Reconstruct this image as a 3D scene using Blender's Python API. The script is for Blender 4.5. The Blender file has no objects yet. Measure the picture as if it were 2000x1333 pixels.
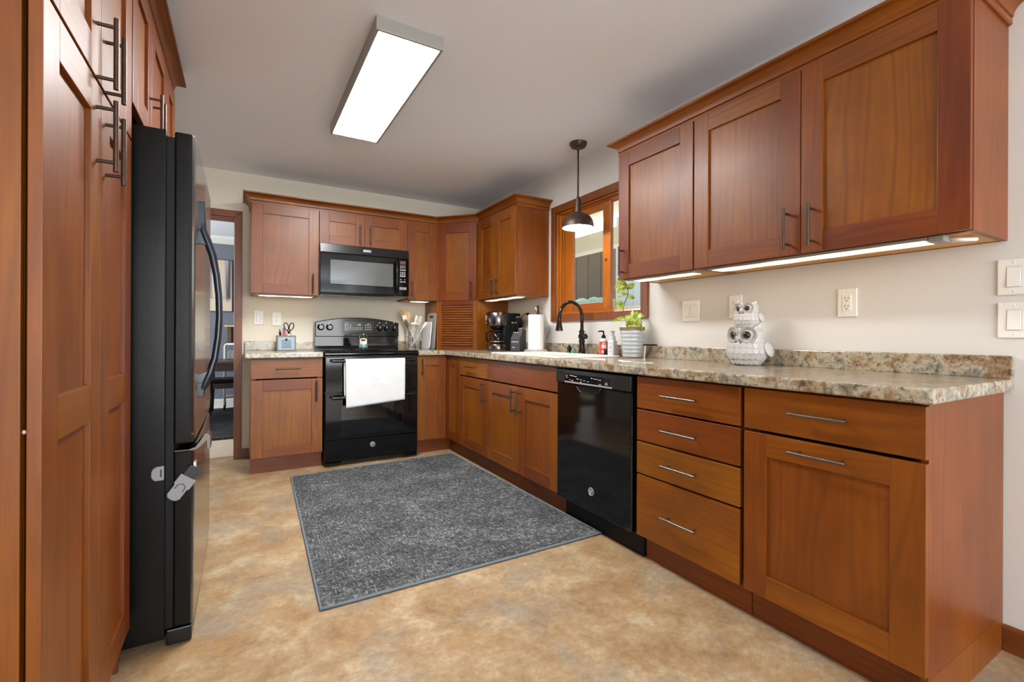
import bpy, bmesh, math, random
from mathutils import Vector, Matrix
D = bpy.data
S = bpy.context.scene
COL = S.collection
random.seed(11)
PI = math.pi

# ------------------------------------------------------------------ camera
cam_d = D.cameras.new('camera')
cam = D.objects.new('camera', cam_d)
COL.objects.link(cam)
cam_d.sensor_fit = 'HORIZONTAL'
cam_d.sensor_width = 36.0
cam_d.lens = 908.65 / 2000 * 36.0
cam_d.shift_y = (655.28 - 666.5) / 2000
cam_d.clip_start = 0.02
cam.matrix_world = (Matrix.Translation((-2.2265, -4.5614, 1.0517)) @ Matrix.Rotation(-0.525, 4, 'Z')
                    @ Matrix.Rotation(PI / 2, 4, 'X') @ Matrix.Rotation(0.0042, 4, 'Z'))
S.camera = cam

# ------------------------------------------------------------------ colour management, world, big lights
S.view_settings.view_transform = 'Standard'
S.view_settings.look = 'None'
S.view_settings.gamma = 1.0
S.view_settings.use_curve_mapping = False
S.view_settings.exposure = 0.46
S.cycles.max_bounces = 10
S.cycles.diffuse_bounces = 6
S.cycles.glossy_bounces = 4
S.cycles.transmission_bounces = 8
S.cycles.transparent_max_bounces = 12
S.cycles.caustics_reflective = False
S.cycles.caustics_refractive = False
S.cycles.sample_clamp_indirect = 6.0
S.cycles.use_denoising = True

W = D.worlds.new('world')
S.world = W
W.use_nodes = True
wn = W.node_tree
bgn = wn.nodes['Background']
sky = wn.nodes.new('ShaderNodeTexSky')
sky.sky_type = 'NISHITA'
sky.sun_disc = False
sky.sun_elevation = math.radians(46)
sky.sun_rotation = math.radians(55)
sky.air_density = 1.0
sky.dust_density = 2.5
wn.links.new(sky.outputs[0], bgn.inputs['Color'])
bgn.inputs['Strength'].default_value = 0.36


def lamp_area(name, loc, rot, sx, sy, energy, col, spread=PI):
    d = D.lights.new(name, 'AREA')
    d.shape = 'RECTANGLE'
    d.size = sx
    d.size_y = sy
    d.energy = energy
    d.color = col
    d.spread = spread
    o = D.objects.new(name, d)
    COL.objects.link(o)
    o.location = loc
    o.rotation_euler = rot
    return o


# added fill lights, unseen: tilted up behind the camera, and inside the dining room
lamp_area('rear_fill_light', (-1.5, -8.35, 1.25), (PI / 2 + 0.52, 0, 0), 3.0, 2.0, 145, (0.95, 0.98, 1.0))
lamp_area('dining_fill_light', (-4.75, 1.7, 1.5), (PI / 2, 0, -PI / 2), 1.8, 1.5, 75, (0.92, 0.96, 1.0))
sun_d = D.lights.new('sun', 'SUN')
sun_d.energy = 6.0
sun_d.angle = 0.01
sun_d.color = (1.0, 0.93, 0.82)
sun = D.objects.new('sun', sun_d)
COL.objects.link(sun)
sun.rotation_euler = Vector((-1.0, -1.2, -0.9)).to_track_quat('-Z', 'Y').to_euler()


# ------------------------------------------------------------------ material helpers
class NT:
    def __init__(self, name):
        self.m = D.materials.new(name)
        self.m.use_nodes = True
        self.t = self.m.node_tree
        self.b = self.t.nodes['Principled BSDF']

    def n(self, typ, ins=None, **props):
        nd = self.t.nodes.new('ShaderNode' + typ)
        for k, v in props.items():
            setattr(nd, k, v)
        for k, v in (ins or {}).items():
            self.set(nd.inputs[k], v)
        return nd

    def set(self, sock, v):
        if hasattr(v, 'is_output'):
            self.t.links.new(v, sock)
        else:
            sock.default_value = v

    def p(self, **kw):
        for k, v in kw.items():
            self.set(self.b.inputs[k.replace('_', ' ')], v)
        return self

    def math(self, op, a, b=0.0, clamp=False):
        nd = self.n('Math', {0: a, 1: b}, operation=op)
        nd.use_clamp = clamp
        return nd.outputs[0]

    def madd(self, a, b, c):
        return self.n('Math', {0: a, 1: b, 2: c}, operation='MULTIPLY_ADD').outputs[0]

    def ramp(self, fac, stops, interp='LINEAR'):
        nd = self.n('ValToRGB', {'Fac': fac})
        r = nd.color_ramp
        r.interpolation = interp
        while len(r.elements) < len(stops):
            r.elements.new(0.5)
        for e, (p, c) in zip(r.elements, stops):
            e.position = p
            e.color = (c[0], c[1], c[2], 1)
        return nd.outputs['Color']

    def mix(self, fac, a, b, mode='MIX'):
        nd = self.n('Mix', data_type='RGBA', blend_type=mode)
        self.set(nd.inputs[0], fac)
        for i, v in ((6, a), (7, b)):
            if not hasattr(v, 'is_output') and len(v) == 3:
                v = (v[0], v[1], v[2], 1)
            self.set(nd.inputs[i], v)
        return nd.outputs[2]

    def noise(self, vec, scale, detail=3.0, rough=0.55, dist=0.0):
        return self.n('TexNoise', {'Vector': vec, 'Scale': scale, 'Detail': detail, 'Roughness': rough,
                                   'Distortion': dist}).outputs['Fac']

    def mapping(self, vec, scale=(1, 1, 1), loc=(0, 0, 0), rot=(0, 0, 0)):
        return self.n('Mapping', {'Vector': vec, 'Scale': scale, 'Location': loc, 'Rotation': rot}).outputs[0]

    def obj(self):
        return self.n('TexCoord').outputs['Object']

    def uv(self):
        return self.n('TexCoord').outputs['UV']

    def bump(self, h, strength=0.2, dist=0.002):
        self.set(self.b.inputs['Normal'], self.n('Bump', {'Height': h, 'Strength': strength, 'Distance': dist}).outputs[0])
        return self


def srgb(r, g, b):
    f = lambda c: (c / 255 / 12.92) if c / 255 <= 0.04045 else ((c / 255 + 0.055) / 1.055) ** 2.4
    return (f(r), f(g), f(b))


def c4(c):
    return (c[0], c[1], c[2], 1)


def plain(name, col, rough=0.5, metal=0.0, **kw):
    m = NT(name)
    m.p(Base_Color=c4(col), Roughness=rough, Metallic=metal, **kw)
    return m.m


def textured(name, c1, c2, scale, rough=0.5, metal=0.0, bump=0.0, stretch=(1, 1, 1), bumpd=0.002, detail=3.0):
    m = NT(name)
    v = m.mapping(m.obj(), stretch)
    f = m.noise(v, scale, detail)
    m.p(Base_Color=m.mix(f, c1, c2), Roughness=rough, Metallic=metal)
    if bump:
        m.bump(f, bump, bumpd)
    return m.m


def emit(name, col, strength):
    m = NT(name)
    m.p(Base_Color=c4(col), Emission_Color=c4(col), Emission_Strength=strength, Roughness=0.5)
    return m.m


def wood(name, dark, mid, light, rough=0.36, ringf=16.0, coat=0.25, tone_amt=1.0):
    m = NT(name)
    uv = m.uv()
    big = m.noise(m.mapping(uv, (3.0, 0.5, 1)), 1.0, 2.0, 0.5)
    sep = m.n('SeparateXYZ', {0: uv})
    ph = m.math('ADD', m.math('MULTIPLY', sep.outputs[0], ringf * 6.0), m.math('MULTIPLY', big, 34.0))
    ring = m.madd(m.math('SINE', ph), 0.5, 0.5)
    blot = m.noise(m.mapping(uv, (5, 2.4, 1)), 1.0, 3.0, 0.55)
    fine = m.noise(m.mapping(uv, (230, 5, 1)), 1.0, 2.0, 0.6)
    f = m.math('ADD', m.math('MULTIPLY', ring, 0.09), m.math('ADD', m.math('MULTIPLY', blot, 0.66), m.math('MULTIPLY', fine, 0.24)))
    col = m.ramp(f, [(0.28, dark), (0.52, mid), (0.78, light)])
    lines = m.math('MULTIPLY', m.math('POWER', ring, 7.0), m.noise(m.mapping(uv, (6, 1.0, 1), (1, 2, 0)), 1.0, 2.0, 0.6))
    col = m.mix(m.math('MULTIPLY', lines, 1.1, True), col, dark)
    at = m.n('Attribute', attribute_name='tone')
    t0 = at.outputs['Fac']
    strk = m.ramp(m.noise(m.mapping(uv, (42, 1.5, 1), (3, 7, 0)), 1.0, 3.0, 0.65, 0.4), [(0.34, (0.80, 0.76, 0.72)), (0.48, (1, 1, 1))])
    col = m.mix(0.28, col, strk, 'MULTIPLY')
    col = m.n('HueSaturation', {'Color': col, 'Value': m.madd(t0, 0.46 * tone_amt, 1.04 - 0.23 * tone_amt),
                                'Hue': m.madd(t0, 0.026 * tone_amt, 0.5 - 0.011 * tone_amt), 'Saturation': m.madd(t0, -0.10, 1.16)}).outputs[0]
    m.p(Base_Color=col, Roughness=m.madd(fine, 0.12, rough), Coat_Weight=coat, Coat_Roughness=0.22)
    m.bump(fine, 0.06, 0.001)
    return m.m


def granite(name):
    m = NT(name)
    o = m.obj()
    n1 = m.noise(o, 13.0, 5, 0.66, 0.3)
    n2 = m.noise(m.mapping(o, (1, 1, 1), (5, 3, 2)), 38.0, 5, 0.72, 0.6)
    n3 = m.noise(m.mapping(o, (1, 1, 1), (1, 7, 4)), 110.0, 3, 0.7, 0.6)
    base = m.ramp(n1, [(0.30, srgb(124, 92, 62)), (0.41, srgb(168, 140, 104)), (0.50, srgb(202, 190, 162)), (0.59, srgb(150, 148, 136)), (0.70, srgb(152, 116, 78))])
    blk = m.ramp(n2, [(0.40, (1, 1, 1)), (0.455, (0, 0, 0))])
    col = m.mix(m.math('MULTIPLY', blk, 0.65), base, srgb(66, 62, 66))
    cre = m.ramp(n2, [(0.58, (0, 0, 0)), (0.66, (1, 1, 1))])
    col = m.mix(m.math('MULTIPLY', cre, 0.7), col, srgb(214, 204, 180))
    spk = m.ramp(n3, [(0.36, (1, 1, 1)), (0.42, (0, 0, 0))])
    col = m.mix(m.math('MULTIPLY', spk, 0.5), col, srgb(48, 44, 44))
    rs = m.ramp(m.noise(m.mapping(o, (1, 1, 1), (9, 1, 8)), 13.0, 4, 0.65, 0.5), [(0.60, (0, 0, 0)), (0.68, (1, 1, 1))])
    col = m.mix(m.math('MULTIPLY', rs, 0.45), col, srgb(158, 116, 78))
    col = m.n('HueSaturation', {'Color': col, 'Value': 0.80, 'Saturation': 0.95}).outputs[0]
    m.p(Base_Color=col, Roughness=0.22, Coat_Weight=0.25, Coat_Roughness=0.14)
    return m.m


def floor_mat(name):
    m = NT(name)
    o = m.obj()
    a = m.noise(o, 2.6, 7, 0.70, 0.3)
    b = m.noise(m.mapping(o, (1, 1, 1), (3, 8, 1)), 5.0, 8, 0.74, 0.2)
    c = m.noise(m.mapping(o, (1, 1.3, 1), (8, 2, 1)), 34.0, 5, 0.75, 0.2)
    d = m.noise(m.mapping(o, (1, 1, 1), (1, 5, 1)), 4.2, 6, 0.7, 0.2)
    col = m.ramp(b, [(0.34, srgb(150, 112, 68)), (0.45, srgb(172, 138, 94)), (0.54, srgb(184, 154, 112)), (0.66, srgb(204, 184, 148))])
    gr = m.ramp(a, [(0.50, (0, 0, 0)), (0.62, (1, 1, 1))])
    col = m.mix(m.math('MULTIPLY', gr, 0.62), col, srgb(158, 148, 132))
    orr = m.ramp(d, [(0.36, (1, 1, 1)), (0.47, (0, 0, 0))])
    col = m.mix(m.math('MULTIPLY', orr, 0.5), col, srgb(176, 130, 74))
    col = m.n('HueSaturation', {'Color': col, 'Saturation': 0.90, 'Value': 0.96}).outputs[0]
    fl = m.ramp(c, [(0.34, (0.80, 0.79, 0.78)), (0.62, (1.06, 1.06, 1.06))])
    col = m.mix(1.0, col, fl, 'MULTIPLY')
    m.p(Base_Color=col, Roughness=0.42, Specular_IOR_Level=0.35)
    m.bump(c, 0.12, 0.002)
    return m.m


def rug_mat(name, base, light, dark):
    m = NT(name)
    o = m.obj()
    a = m.noise(m.mapping(o, (130, 24, 1)), 1.0, 3, 0.65)
    b = m.noise(m.mapping(o, (23, 135, 1), (4, 9, 0)), 1.0, 3, 0.65)
    f = m.math('MAXIMUM', a, b)
    big = m.noise(m.mapping(o, (5, 5, 1)), 1.0, 3, 0.6)
    f = m.math('ADD', f, m.math('MULTIPLY', big, 0.22))
    col = m.ramp(f, [(0.54, dark), (0.68, base), (0.82, light)])
    m.p(Base_Color=col, Roughness=0.95, Specular_IOR_Level=0.1)
    m.bump(f, 0.5, 0.003)
    return m.m


# ------------------------------------------------------------------ materials
M = {}
M['cherry'] = wood('cherry_wood', srgb(98, 47, 15), srgb(124, 66, 24), srgb(148, 87, 38), coat=0.06)
M['trimwood'] = wood('dark_trim_wood', srgb(92, 48, 20), srgb(124, 68, 31), srgb(148, 88, 45), rough=0.4, tone_amt=0.5)
M['pine'] = wood('window_pine', srgb(142, 76, 20), srgb(168, 94, 28), srgb(190, 116, 44), rough=0.4, tone_amt=0.5)
M['maple'] = wood('maple_plywood', srgb(190, 140, 80), srgb(212, 166, 104), srgb(228, 188, 130), rough=0.5, tone_amt=0.4)
M['granite'] = granite('granite_laminate')
M['floor'] = floor_mat('mottled_vinyl')
M['rug'] = rug_mat('charcoal_weave', srgb(92, 94, 96), srgb(172, 174, 174), srgb(50, 52, 55))
M['rug2'] = rug_mat('dark_shag', srgb(62, 62, 62), srgb(98, 98, 98), srgb(34, 34, 34))
M['rugedge'] = textured('rug_binding', srgb(96, 110, 118), srgb(124, 138, 146), 200, 0.9)
M['ceil'] = textured('ceiling_paint', srgb(238, 243, 252), srgb(242, 247, 255), 60, 0.95, bump=0.03)
M['wallb'] = textured('cream_wall_paint', srgb(228, 221, 204), srgb(232, 226, 209), 40, 0.9, bump=0.03)
M['wallr'] = textured('pale_wall_paint', srgb(216, 213, 209), srgb(220, 218, 214), 40, 0.85, bump=0.03)
M['blue'] = textured('slate_blue_paint', srgb(112, 118, 128), srgb(118, 124, 134), 40, 0.85)
M['white'] = plain('white_plastic', srgb(240, 238, 234), 0.35)
M['whitetrim'] = plain('white_trim_paint', srgb(232, 230, 224), 0.5)
M['slot'] = plain('dark_slot', srgb(40, 38, 36), 0.6)
M['bronze'] = textured('dark_bronze', srgb(62, 50, 43), srgb(92, 74, 62), 60, 0.42, 0.6)
M['pewter'] = textured('brushed_pewter', srgb(104, 94, 84), srgb(132, 122, 110), 80, 0.34, 0.9, stretch=(1, 20, 1))
M['gloss_black'] = plain('gloss_black_enamel', srgb(10, 10, 11), 0.07, 0.0, Specular_IOR_Level=0.46)
M['satin_black'] = textured('satin_black', srgb(11, 12, 14), srgb(16, 17, 20), 120, 0.24)
M['matte_black'] = plain('matte_black', srgb(10, 10, 11), 0.5, Specular_IOR_Level=0.25)
M['leather_black'] = None
_m = NT('pebbled_black')
_v = _m.noise(_m.obj(), 420.0, 2, 0.5)
_m.p(Base_Color=c4(srgb(10, 11, 12)), Roughness=0.27, Specular_IOR_Level=0.26)
_m.bump(_v, 0.26, 0.0010)
M['leather_black'] = _m.m
M['fridge_front'] = plain('fridge_front_black', srgb(30, 29, 29), 0.30, 0.0, Coat_Weight=1.0, Coat_Roughness=0.16, Coat_IOR=1.8)
M['fridge_handle'] = plain('fridge_handle_black', srgb(30, 38, 48), 0.22)
M['dark_glass'] = plain('oven_glass', srgb(8, 8, 9), 0.04, 0.0, Specular_IOR_Level=0.75)
M['micro_glass'] = plain('microwave_window', srgb(88, 92, 92), 0.12, 0.0, Coat_Weight=1.0, Coat_Roughness=0.03)
M['greyprint'] = plain('grey_print', srgb(196, 198, 200), 0.5)
M['steel'] = textured('brushed_steel', srgb(150, 146, 140), srgb(190, 186, 180), 30, 0.28, 1.0, stretch=(1, 1, 30))
M['chrome'] = plain('chrome', srgb(200, 200, 200), 0.12, 1.0)
M['badge'] = plain('badge_silver', srgb(196, 198, 200), 0.3, 0.6)
M['badge_dark'] = plain('badge_dark', srgb(70, 72, 74), 0.4, 0.5)
M['green_led'] = emit('green_led', (0.25, 0.95, 0.15), 0.9)
M['amber'] = plain('amber_display', srgb(92, 66, 58), 0.4)
M['panel_light'] = emit('ceiling_panel_diffuser', (1.0, 0.99, 0.975), 47.0)
_m = NT('warm_led_diffuser')
_x = _m.n('SeparateXYZ', {0: _m.obj()}).outputs[0]
_w = _m.math('POWER', _m.madd(_m.math('COSINE', _m.madd(_x, 29.0, -3.0)), 0.5, 0.5), 3.0)
_m.p(Base_Color=c4(srgb(250, 236, 206)), Emission_Color=c4((1.0, 0.79, 0.50)), Emission_Strength=_m.madd(_w, 5.0, 1.0))
M['strip_light'] = _m.m
M['bulb'] = emit('bulb_glow', (1.0, 0.86, 0.66), 90.0)
M['shade_in'] = plain('shade_white_enamel', srgb(250, 246, 238), 0.4)
M['fixture'] = plain('fixture_grey_metal', srgb(160, 160, 155), 0.45, 0.2)
M['towel'] = None
_m = NT('white_terry')
_f = _m.noise(_m.mapping(_m.obj(), (1, 1, 1)), 420, 2)
_m.p(Base_Color=_m.mix(_f, srgb(212, 215, 217), srgb(236, 238, 239)), Roughness=0.95)
_m.bump(_f, 0.5, 0.002)
M['towel'] = _m.m
M['sink'] = plain('white_sink', srgb(242, 240, 232), 0.22)
M['paper'] = textured('paper_towel', srgb(238, 238, 234), srgb(248, 248, 246), 150, 0.9, bump=0.1)
M['stone'] = textured('marble_base', srgb(150, 144, 138), srgb(196, 190, 184), 40, 0.3)
M['galv'] = textured('galvanised_metal', srgb(170, 178, 184), srgb(204, 211, 215), 24, 0.42, 0.3)
M['rust'] = textured('rusty_rim', srgb(112, 84, 64), srgb(142, 110, 84), 60, 0.6)
M['soil'] = textured('potting_soil', srgb(44, 32, 24), srgb(72, 54, 40), 80, 0.95, bump=0.5)
M['stem'] = plain('plant_stem', srgb(98, 82, 52), 0.6)
_m = NT('variegated_leaf')
_f = _m.noise(_m.mapping(_m.obj(), (1, 1, 1)), 38, 3, 0.6)
_m.p(Base_Color=_m.ramp(_f, [(0.36, srgb(104, 134, 38)), (0.48, srgb(156, 174, 64)), (0.60, srgb(220, 220, 152))]), Roughness=0.42)
_m.b.inputs['Transmission Weight'].default_value = 0.0
_m.b.inputs['Subsurface Weight'].default_value = 0.0
_tr = _m.n('BsdfTranslucent', {'Color': c4(srgb(176, 192, 70))})
_ms = _m.n('MixShader', {0: 0.28})
_m.t.links.new(_m.b.outputs[0], _ms.inputs[1])
_m.t.links.new(_tr.outputs[0], _ms.inputs[2])
_m.t.links.new(_ms.outputs[0], _m.t.nodes['Material Output'].inputs['Surface'])
M['leaf'] = _m.m
M['owl'] = textured('white_ceramic', srgb(186, 185, 184), srgb(202, 201, 200), 30, 0.32)
M['owl_disc'] = textured('grey_wash_ceramic', srgb(146, 142, 138), srgb(180, 176, 172), 50, 0.35)
M['oil_bronze'] = plain('oil_rubbed_bronze', srgb(58, 50, 47), 0.20, 0.85)
M['dark_steel'] = textured('dark_brushed_steel', srgb(96, 90, 86), srgb(132, 126, 120), 30, 0.24, 1.0, stretch=(1, 1, 30))
M['owl_grey'] = plain('grey_glaze', srgb(176, 172, 168), 0.35)
M['owl_eye'] = plain('brown_eye', srgb(42, 26, 20), 0.08)
M['owl_iris'] = plain('eye_rim', srgb(138, 124, 114), 0.2)
M['red'] = plain('red_label', srgb(206, 62, 52), 0.45)
M['softgrey'] = plain('soft_grey_plastic', srgb(214, 216, 222), 0.35)
M['label'] = plain('pale_label', srgb(232, 222, 208), 0.5)
M['teal'] = plain('teal_plastic', srgb(60, 150, 146), 0.4)
M['blueplastic'] = plain('blue_plastic', srgb(66, 100, 170), 0.4)
M['galvblue'] = textured('weathered_zinc', srgb(124, 146, 160), srgb(168, 186, 196), 50, 0.45, 0.3)
M['crate'] = wood('grey_crate_wood', srgb(108, 96, 82), srgb(142, 128, 110), srgb(172, 158, 138), rough=0.7, coat=0.0)
M['beech'] = wood('beech_wood', srgb(206, 168, 122), srgb(226, 194, 150), srgb(238, 212, 174), rough=0.55, coat=0.0, tone_amt=0.3)
M['utgrey'] = plain('grey_utensil', srgb(176, 172, 166), 0.4)
M['utpale'] = plain('pale_utensil', srgb(226, 222, 212), 0.4)
M['utdark'] = plain('dark_utensil', srgb(86, 80, 76), 0.45)
M['board_w'] = plain('white_board', srgb(232, 236, 238), 0.45)
M['board_g'] = plain('grey_board', srgb(156, 156, 154), 0.5)
M['wire'] = plain('grey_wire', srgb(206, 206, 204), 0.35, 0.25)
M['block'] = textured('charcoal_block', srgb(58, 58, 61), srgb(70, 70, 73), 60, 0.5)
M['quilt'] = textured('checked_cloth', srgb(120, 122, 124), srgb(206, 206, 204), 70, 0.95)
M['latch'] = plain('latch_grey', srgb(150, 152, 156), 0.5)
M['strap'] = plain('strap_dark', srgb(36, 38, 44), 0.3)
M['espresso'] = wood('espresso_wood', srgb(36, 24, 20), srgb(54, 36, 30), srgb(72, 48, 40), rough=0.4, tone_amt=0.3)
M['rustic'] = wood('rustic_lantern_wood', srgb(66, 50, 38), srgb(106, 84, 64), srgb(140, 116, 90), rough=0.7, coat=0)
M['tile2'] = textured('dining_floor_tan', srgb(196, 178, 152), srgb(206, 190, 166), 12, 0.6)
M['siding'] = textured('weathered_siding', srgb(120, 94, 68), srgb(146, 120, 92), 8, 0.8, stretch=(1, 12, 0.6), bump=0.2)
M['cream'] = plain('cream_exterior_paint', srgb(232, 228, 210), 0.7)
M['lawn'] = textured('lawn', srgb(96, 120, 66), srgb(142, 160, 96), 20, 0.95)
M['hydrangea'] = textured('hydrangea_heads', srgb(150, 176, 140), srgb(206, 214, 186), 20, 0.8, bump=0.5)
M['patio'] = textured('patio_concrete', srgb(190, 186, 176), srgb(206, 202, 192), 10, 0.9)


def glass(name, tint=(1, 1, 1), refl=0.08):
    m = NT(name)
    t = m.n('BsdfTransparent', {'Color': c4(tint)})
    g = m.n('BsdfGlossy', {'Roughness': 0.02})
    lw = m.n('LayerWeight', {'Blend': 0.5})
    fr = m.madd(m.math('POWER', lw.outputs['Facing'], 4.0), 0.6, 0.035)
    mx = m.n('MixShader', {0: fr})
    m.t.links.new(t.outputs[0], mx.inputs[1])
    m.t.links.new(g.outputs[0], mx.inputs[2])
    m.t.links.new(mx.outputs[0], m.t.nodes['Material Output'].inputs['Surface'])
    return m.m


M['glass'] = glass('window_glass', (0.97, 0.99, 0.97))
M['wax'] = plain('pale_teal_wax', srgb(128, 176, 176), 0.45)
M['jar'] = glass('jar_glass', (0.93, 0.96, 0.96))
M['carafe'] = glass('carafe_glass', (0.72, 0.72, 0.72))
_m = NT('birch_canvas')
_o = _m.n('TexCoord').outputs['Generated']
_a = _m.noise(_m.mapping(_o, (11, 1, 0.35)), 1.0, 3, 0.6, 0.3)
_c = _m.ramp(_a, [(0.34, srgb(86, 78, 84)), (0.42, srgb(150, 140, 138)), (0.52, srgb(214, 206, 194)), (0.64, srgb(204, 170, 122)), (0.74, srgb(168, 128, 84))])
_s = _m.n('SeparateXYZ', {0: _o})
_g = _m.ramp(_s.outputs[2], [(0.10, srgb(214, 196, 178)), (0.24, srgb(140, 124, 128))], 'CONSTANT')
_k = _m.ramp(_m.math('ADD', _s.outputs[2], _m.math('MULTIPLY', _m.noise(_o, 9, 3), 0.14)), [(0.26, (0, 0, 0)), (0.34, (1, 1, 1))])
_m.p(Base_Color=_m.mix(_k, _g, _c), Roughness=0.8)
M['birch'] = _m.m


# ------------------------------------------------------------------ mesh builder
class MB:
    def __init__(self, xf=None):
        self.bm = bmesh.new()
        self.uvl = self.bm.loops.layers.uv.new('UVMap')
        self.tl = self.bm.loops.layers.float_color.new('tone')
        self.xf = xf or Matrix.Identity(4)
        self.smooth = []

    def v(self, p):
        return self.bm.verts.new(self.xf @ Vector(p))

    def face(self, vs, uvs=None, tone=0.5, smooth=False):
        try:
            f = self.bm.faces.new(vs)
        except ValueError:
            return None
        f.smooth = smooth
        for i, l in enumerate(f.loops):
            l[self.tl] = (tone, tone, tone, 1)
            if uvs:
                l[self.uvl].uv = uvs[i]
        return f

    def box(self, x0, x1, y0, y1, z0, z1, g='z', tone=None):
        if x1 < x0: x0, x1 = x1, x0
        if y1 < y0: y0, y1 = y1, y0
        if z1 < z0: z0, z1 = z1, z0
        tone = random.random() if tone is None else tone
        ou, ov = random.uniform(0, 50), random.uniform(0, 50)
        P = [(x, y, z) for x in (x0, x1) for y in (y0, y1) for z in (z0, z1)]
        V = [self.v(p) for p in P]
        gi = 'xyz'.index(g)
        for idx, ax in (((0, 1, 3, 2), 0), ((4, 6, 7, 5), 0), ((0, 4, 5, 1), 1), ((2, 3, 7, 6), 1), ((0, 2, 6, 4), 2), ((1, 5, 7, 3), 2)):
            others = [i for i in range(3) if i != ax]
            if gi in others:
                vi = gi
                ui = [i for i in others if i != gi][0]
            else:
                ui, vi = others
            self.face([V[i] for i in idx], [(P[i][ui] + ou, P[i][vi] + ov) for i in idx], tone)
        return self

    def prism(self, pts, axis, a0, a1, tone=None, smooth=False, g=None):
        """extrude a closed 2D outline along an axis; pts are in the two other axes, in xyz order"""
        tone = random.random() if tone is None else tone
        o = random.uniform(0, 40)

        def mk(p, a):
            return {'x': (a, p[0], p[1]), 'y': (p[0], a, p[1]), 'z': (p[0], p[1], a)}[axis]
        A = [self.v(mk(p, a0)) for p in pts]
        B = [self.v(mk(p, a1)) for p in pts]
        self.face(A[::-1], [(p[0] + o, p[1]) for p in pts[::-1]], tone)
        self.face(B, [(p[0] + o, p[1]) for p in pts], tone)
        n = len(pts)
        s = 0
        for i in range(n):
            j = (i + 1) % n
            d = math.dist(pts[i], pts[j])
            self.face([A[i], A[j], B[j], B[i]], [(s + o, a0), (s + d + o, a0), (s + d + o, a1), (s + o, a1)], tone, smooth)
            s += d
        return self

    def tube(self, path, r, seg=10, caps=True, closed=False, tone=0.5, flat=1.0):
        path = [Vector(p) for p in path]
        n = len(path)
        rs = r if isinstance(r, (list, tuple)) else [r] * n
        tang = []
        for i in range(n):
            if closed:
                t = path[(i + 1) % n] - path[i - 1]
            else:
                t = path[min(i + 1, n - 1)] - path[max(i - 1, 0)]
            tang.append(t.normalized())
        up = Vector((0, 0, 1)) if abs(tang[0].z) < 0.9 else Vector((1, 0, 0))
        nrm = (up - tang[0] * up.dot(tang[0])).normalized()
        rings = []
        for i in range(n):
            if i:
                nrm = (nrm - tang[i] * nrm.dot(tang[i]))
                nrm = nrm.normalized() if nrm.length > 1e-6 else tang[i].orthogonal().normalized()
            b = tang[i].cross(nrm)
            rings.append([self.v(path[i] + (nrm * math.cos(a) + b * math.sin(a) * flat) * rs[i]) for a in [2 * PI * k / seg for k in range(seg)]])
        m = n if closed else n - 1
        for i in range(m):
            A, B = rings[i], rings[(i + 1) % n]
            for k in range(seg):
                l = (k + 1) % seg
                self.face([A[k], A[l], B[l], B[k]], [(k / seg, i / n)] * 4, tone, True)
        if caps and not closed:
            self.face(rings[0][::-1], None, tone)
            self.face(rings[-1], None, tone)
        return self

    def cyl(self, p0, p1, r0, r1=None, seg=20, tone=0.5):
        return self.tube([p0, p1], [r0, r0 if r1 is None else r1], seg, tone=tone)

    def lathe(self, prof, c=(0, 0, 0), seg=28, axis='z', tone=0.5, ang=2 * PI):
        """prof: list of (r, h); sharp where points repeat"""
        c = Vector(c)
        rings = []
        for r, h in prof:
            ring = []
            if r < 1e-6:
                p = {'z': (0, 0, h), 'y': (0, h, 0), 'x': (h, 0, 0)}[axis]
                ring = [self.v(c + Vector(p))]
            else:
                for k in range(seg):
                    a = 2 * PI * k / seg
                    x, y = r * math.cos(a), r * math.sin(a)
                    p = {'z': (x, y, h), 'y': (y, h, x), 'x': (h, x, y)}[axis]
                    ring.append(self.v(c + Vector(p)))
            rings.append(ring)
        for A, B in zip(rings, rings[1:]):
            for k in range(seg):
                l = (k + 1) % seg
                if len(A) == 1 and len(B) == 1:
                    break
                if len(A) == 1:
                    self.face([A[0], B[l], B[k]], None, tone, True)
                elif len(B) == 1:
                    self.face([A[k], A[l], B[0]], None, tone, True)
                else:
                    self.face([A[k], A[l], B[l], B[k]], None, tone, True)
        return self

    def ball(self, c, r, seg=20, rings=12, rot=None, tone=0.5):
        r = (r, r, r) if not isinstance(r, (tuple, list)) else r
        R = rot or Matrix.Identity(4)
        c = Vector(c)
        rows = []
        for i in range(rings + 1):
            t = PI * i / rings
            if i in (0, rings):
                rows.append([self.v(c + (R @ Vector((0, 0, r[2] * math.cos(t)))))])
            else:
                rows.append([self.v(c + (R @ Vector((r[0] * math.sin(t) * math.cos(2 * PI * k / seg), r[1] * math.sin(t) * math.sin(2 * PI * k / seg), r[2] * math.cos(t))))) for k in range(seg)])
        for A, B in zip(rows, rows[1:]):
            for k in range(seg):
                l = (k + 1) % seg
                if len(A) == 1:
                    self.face([A[0], B[k], B[l]], None, tone, True)
                elif len(B) == 1:
                    self.face([A[k], B[0], A[l]], None, tone, True)
                else:
                    self.face([A[k], B[k], B[l], A[l]], None, tone, True)
        return self

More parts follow.
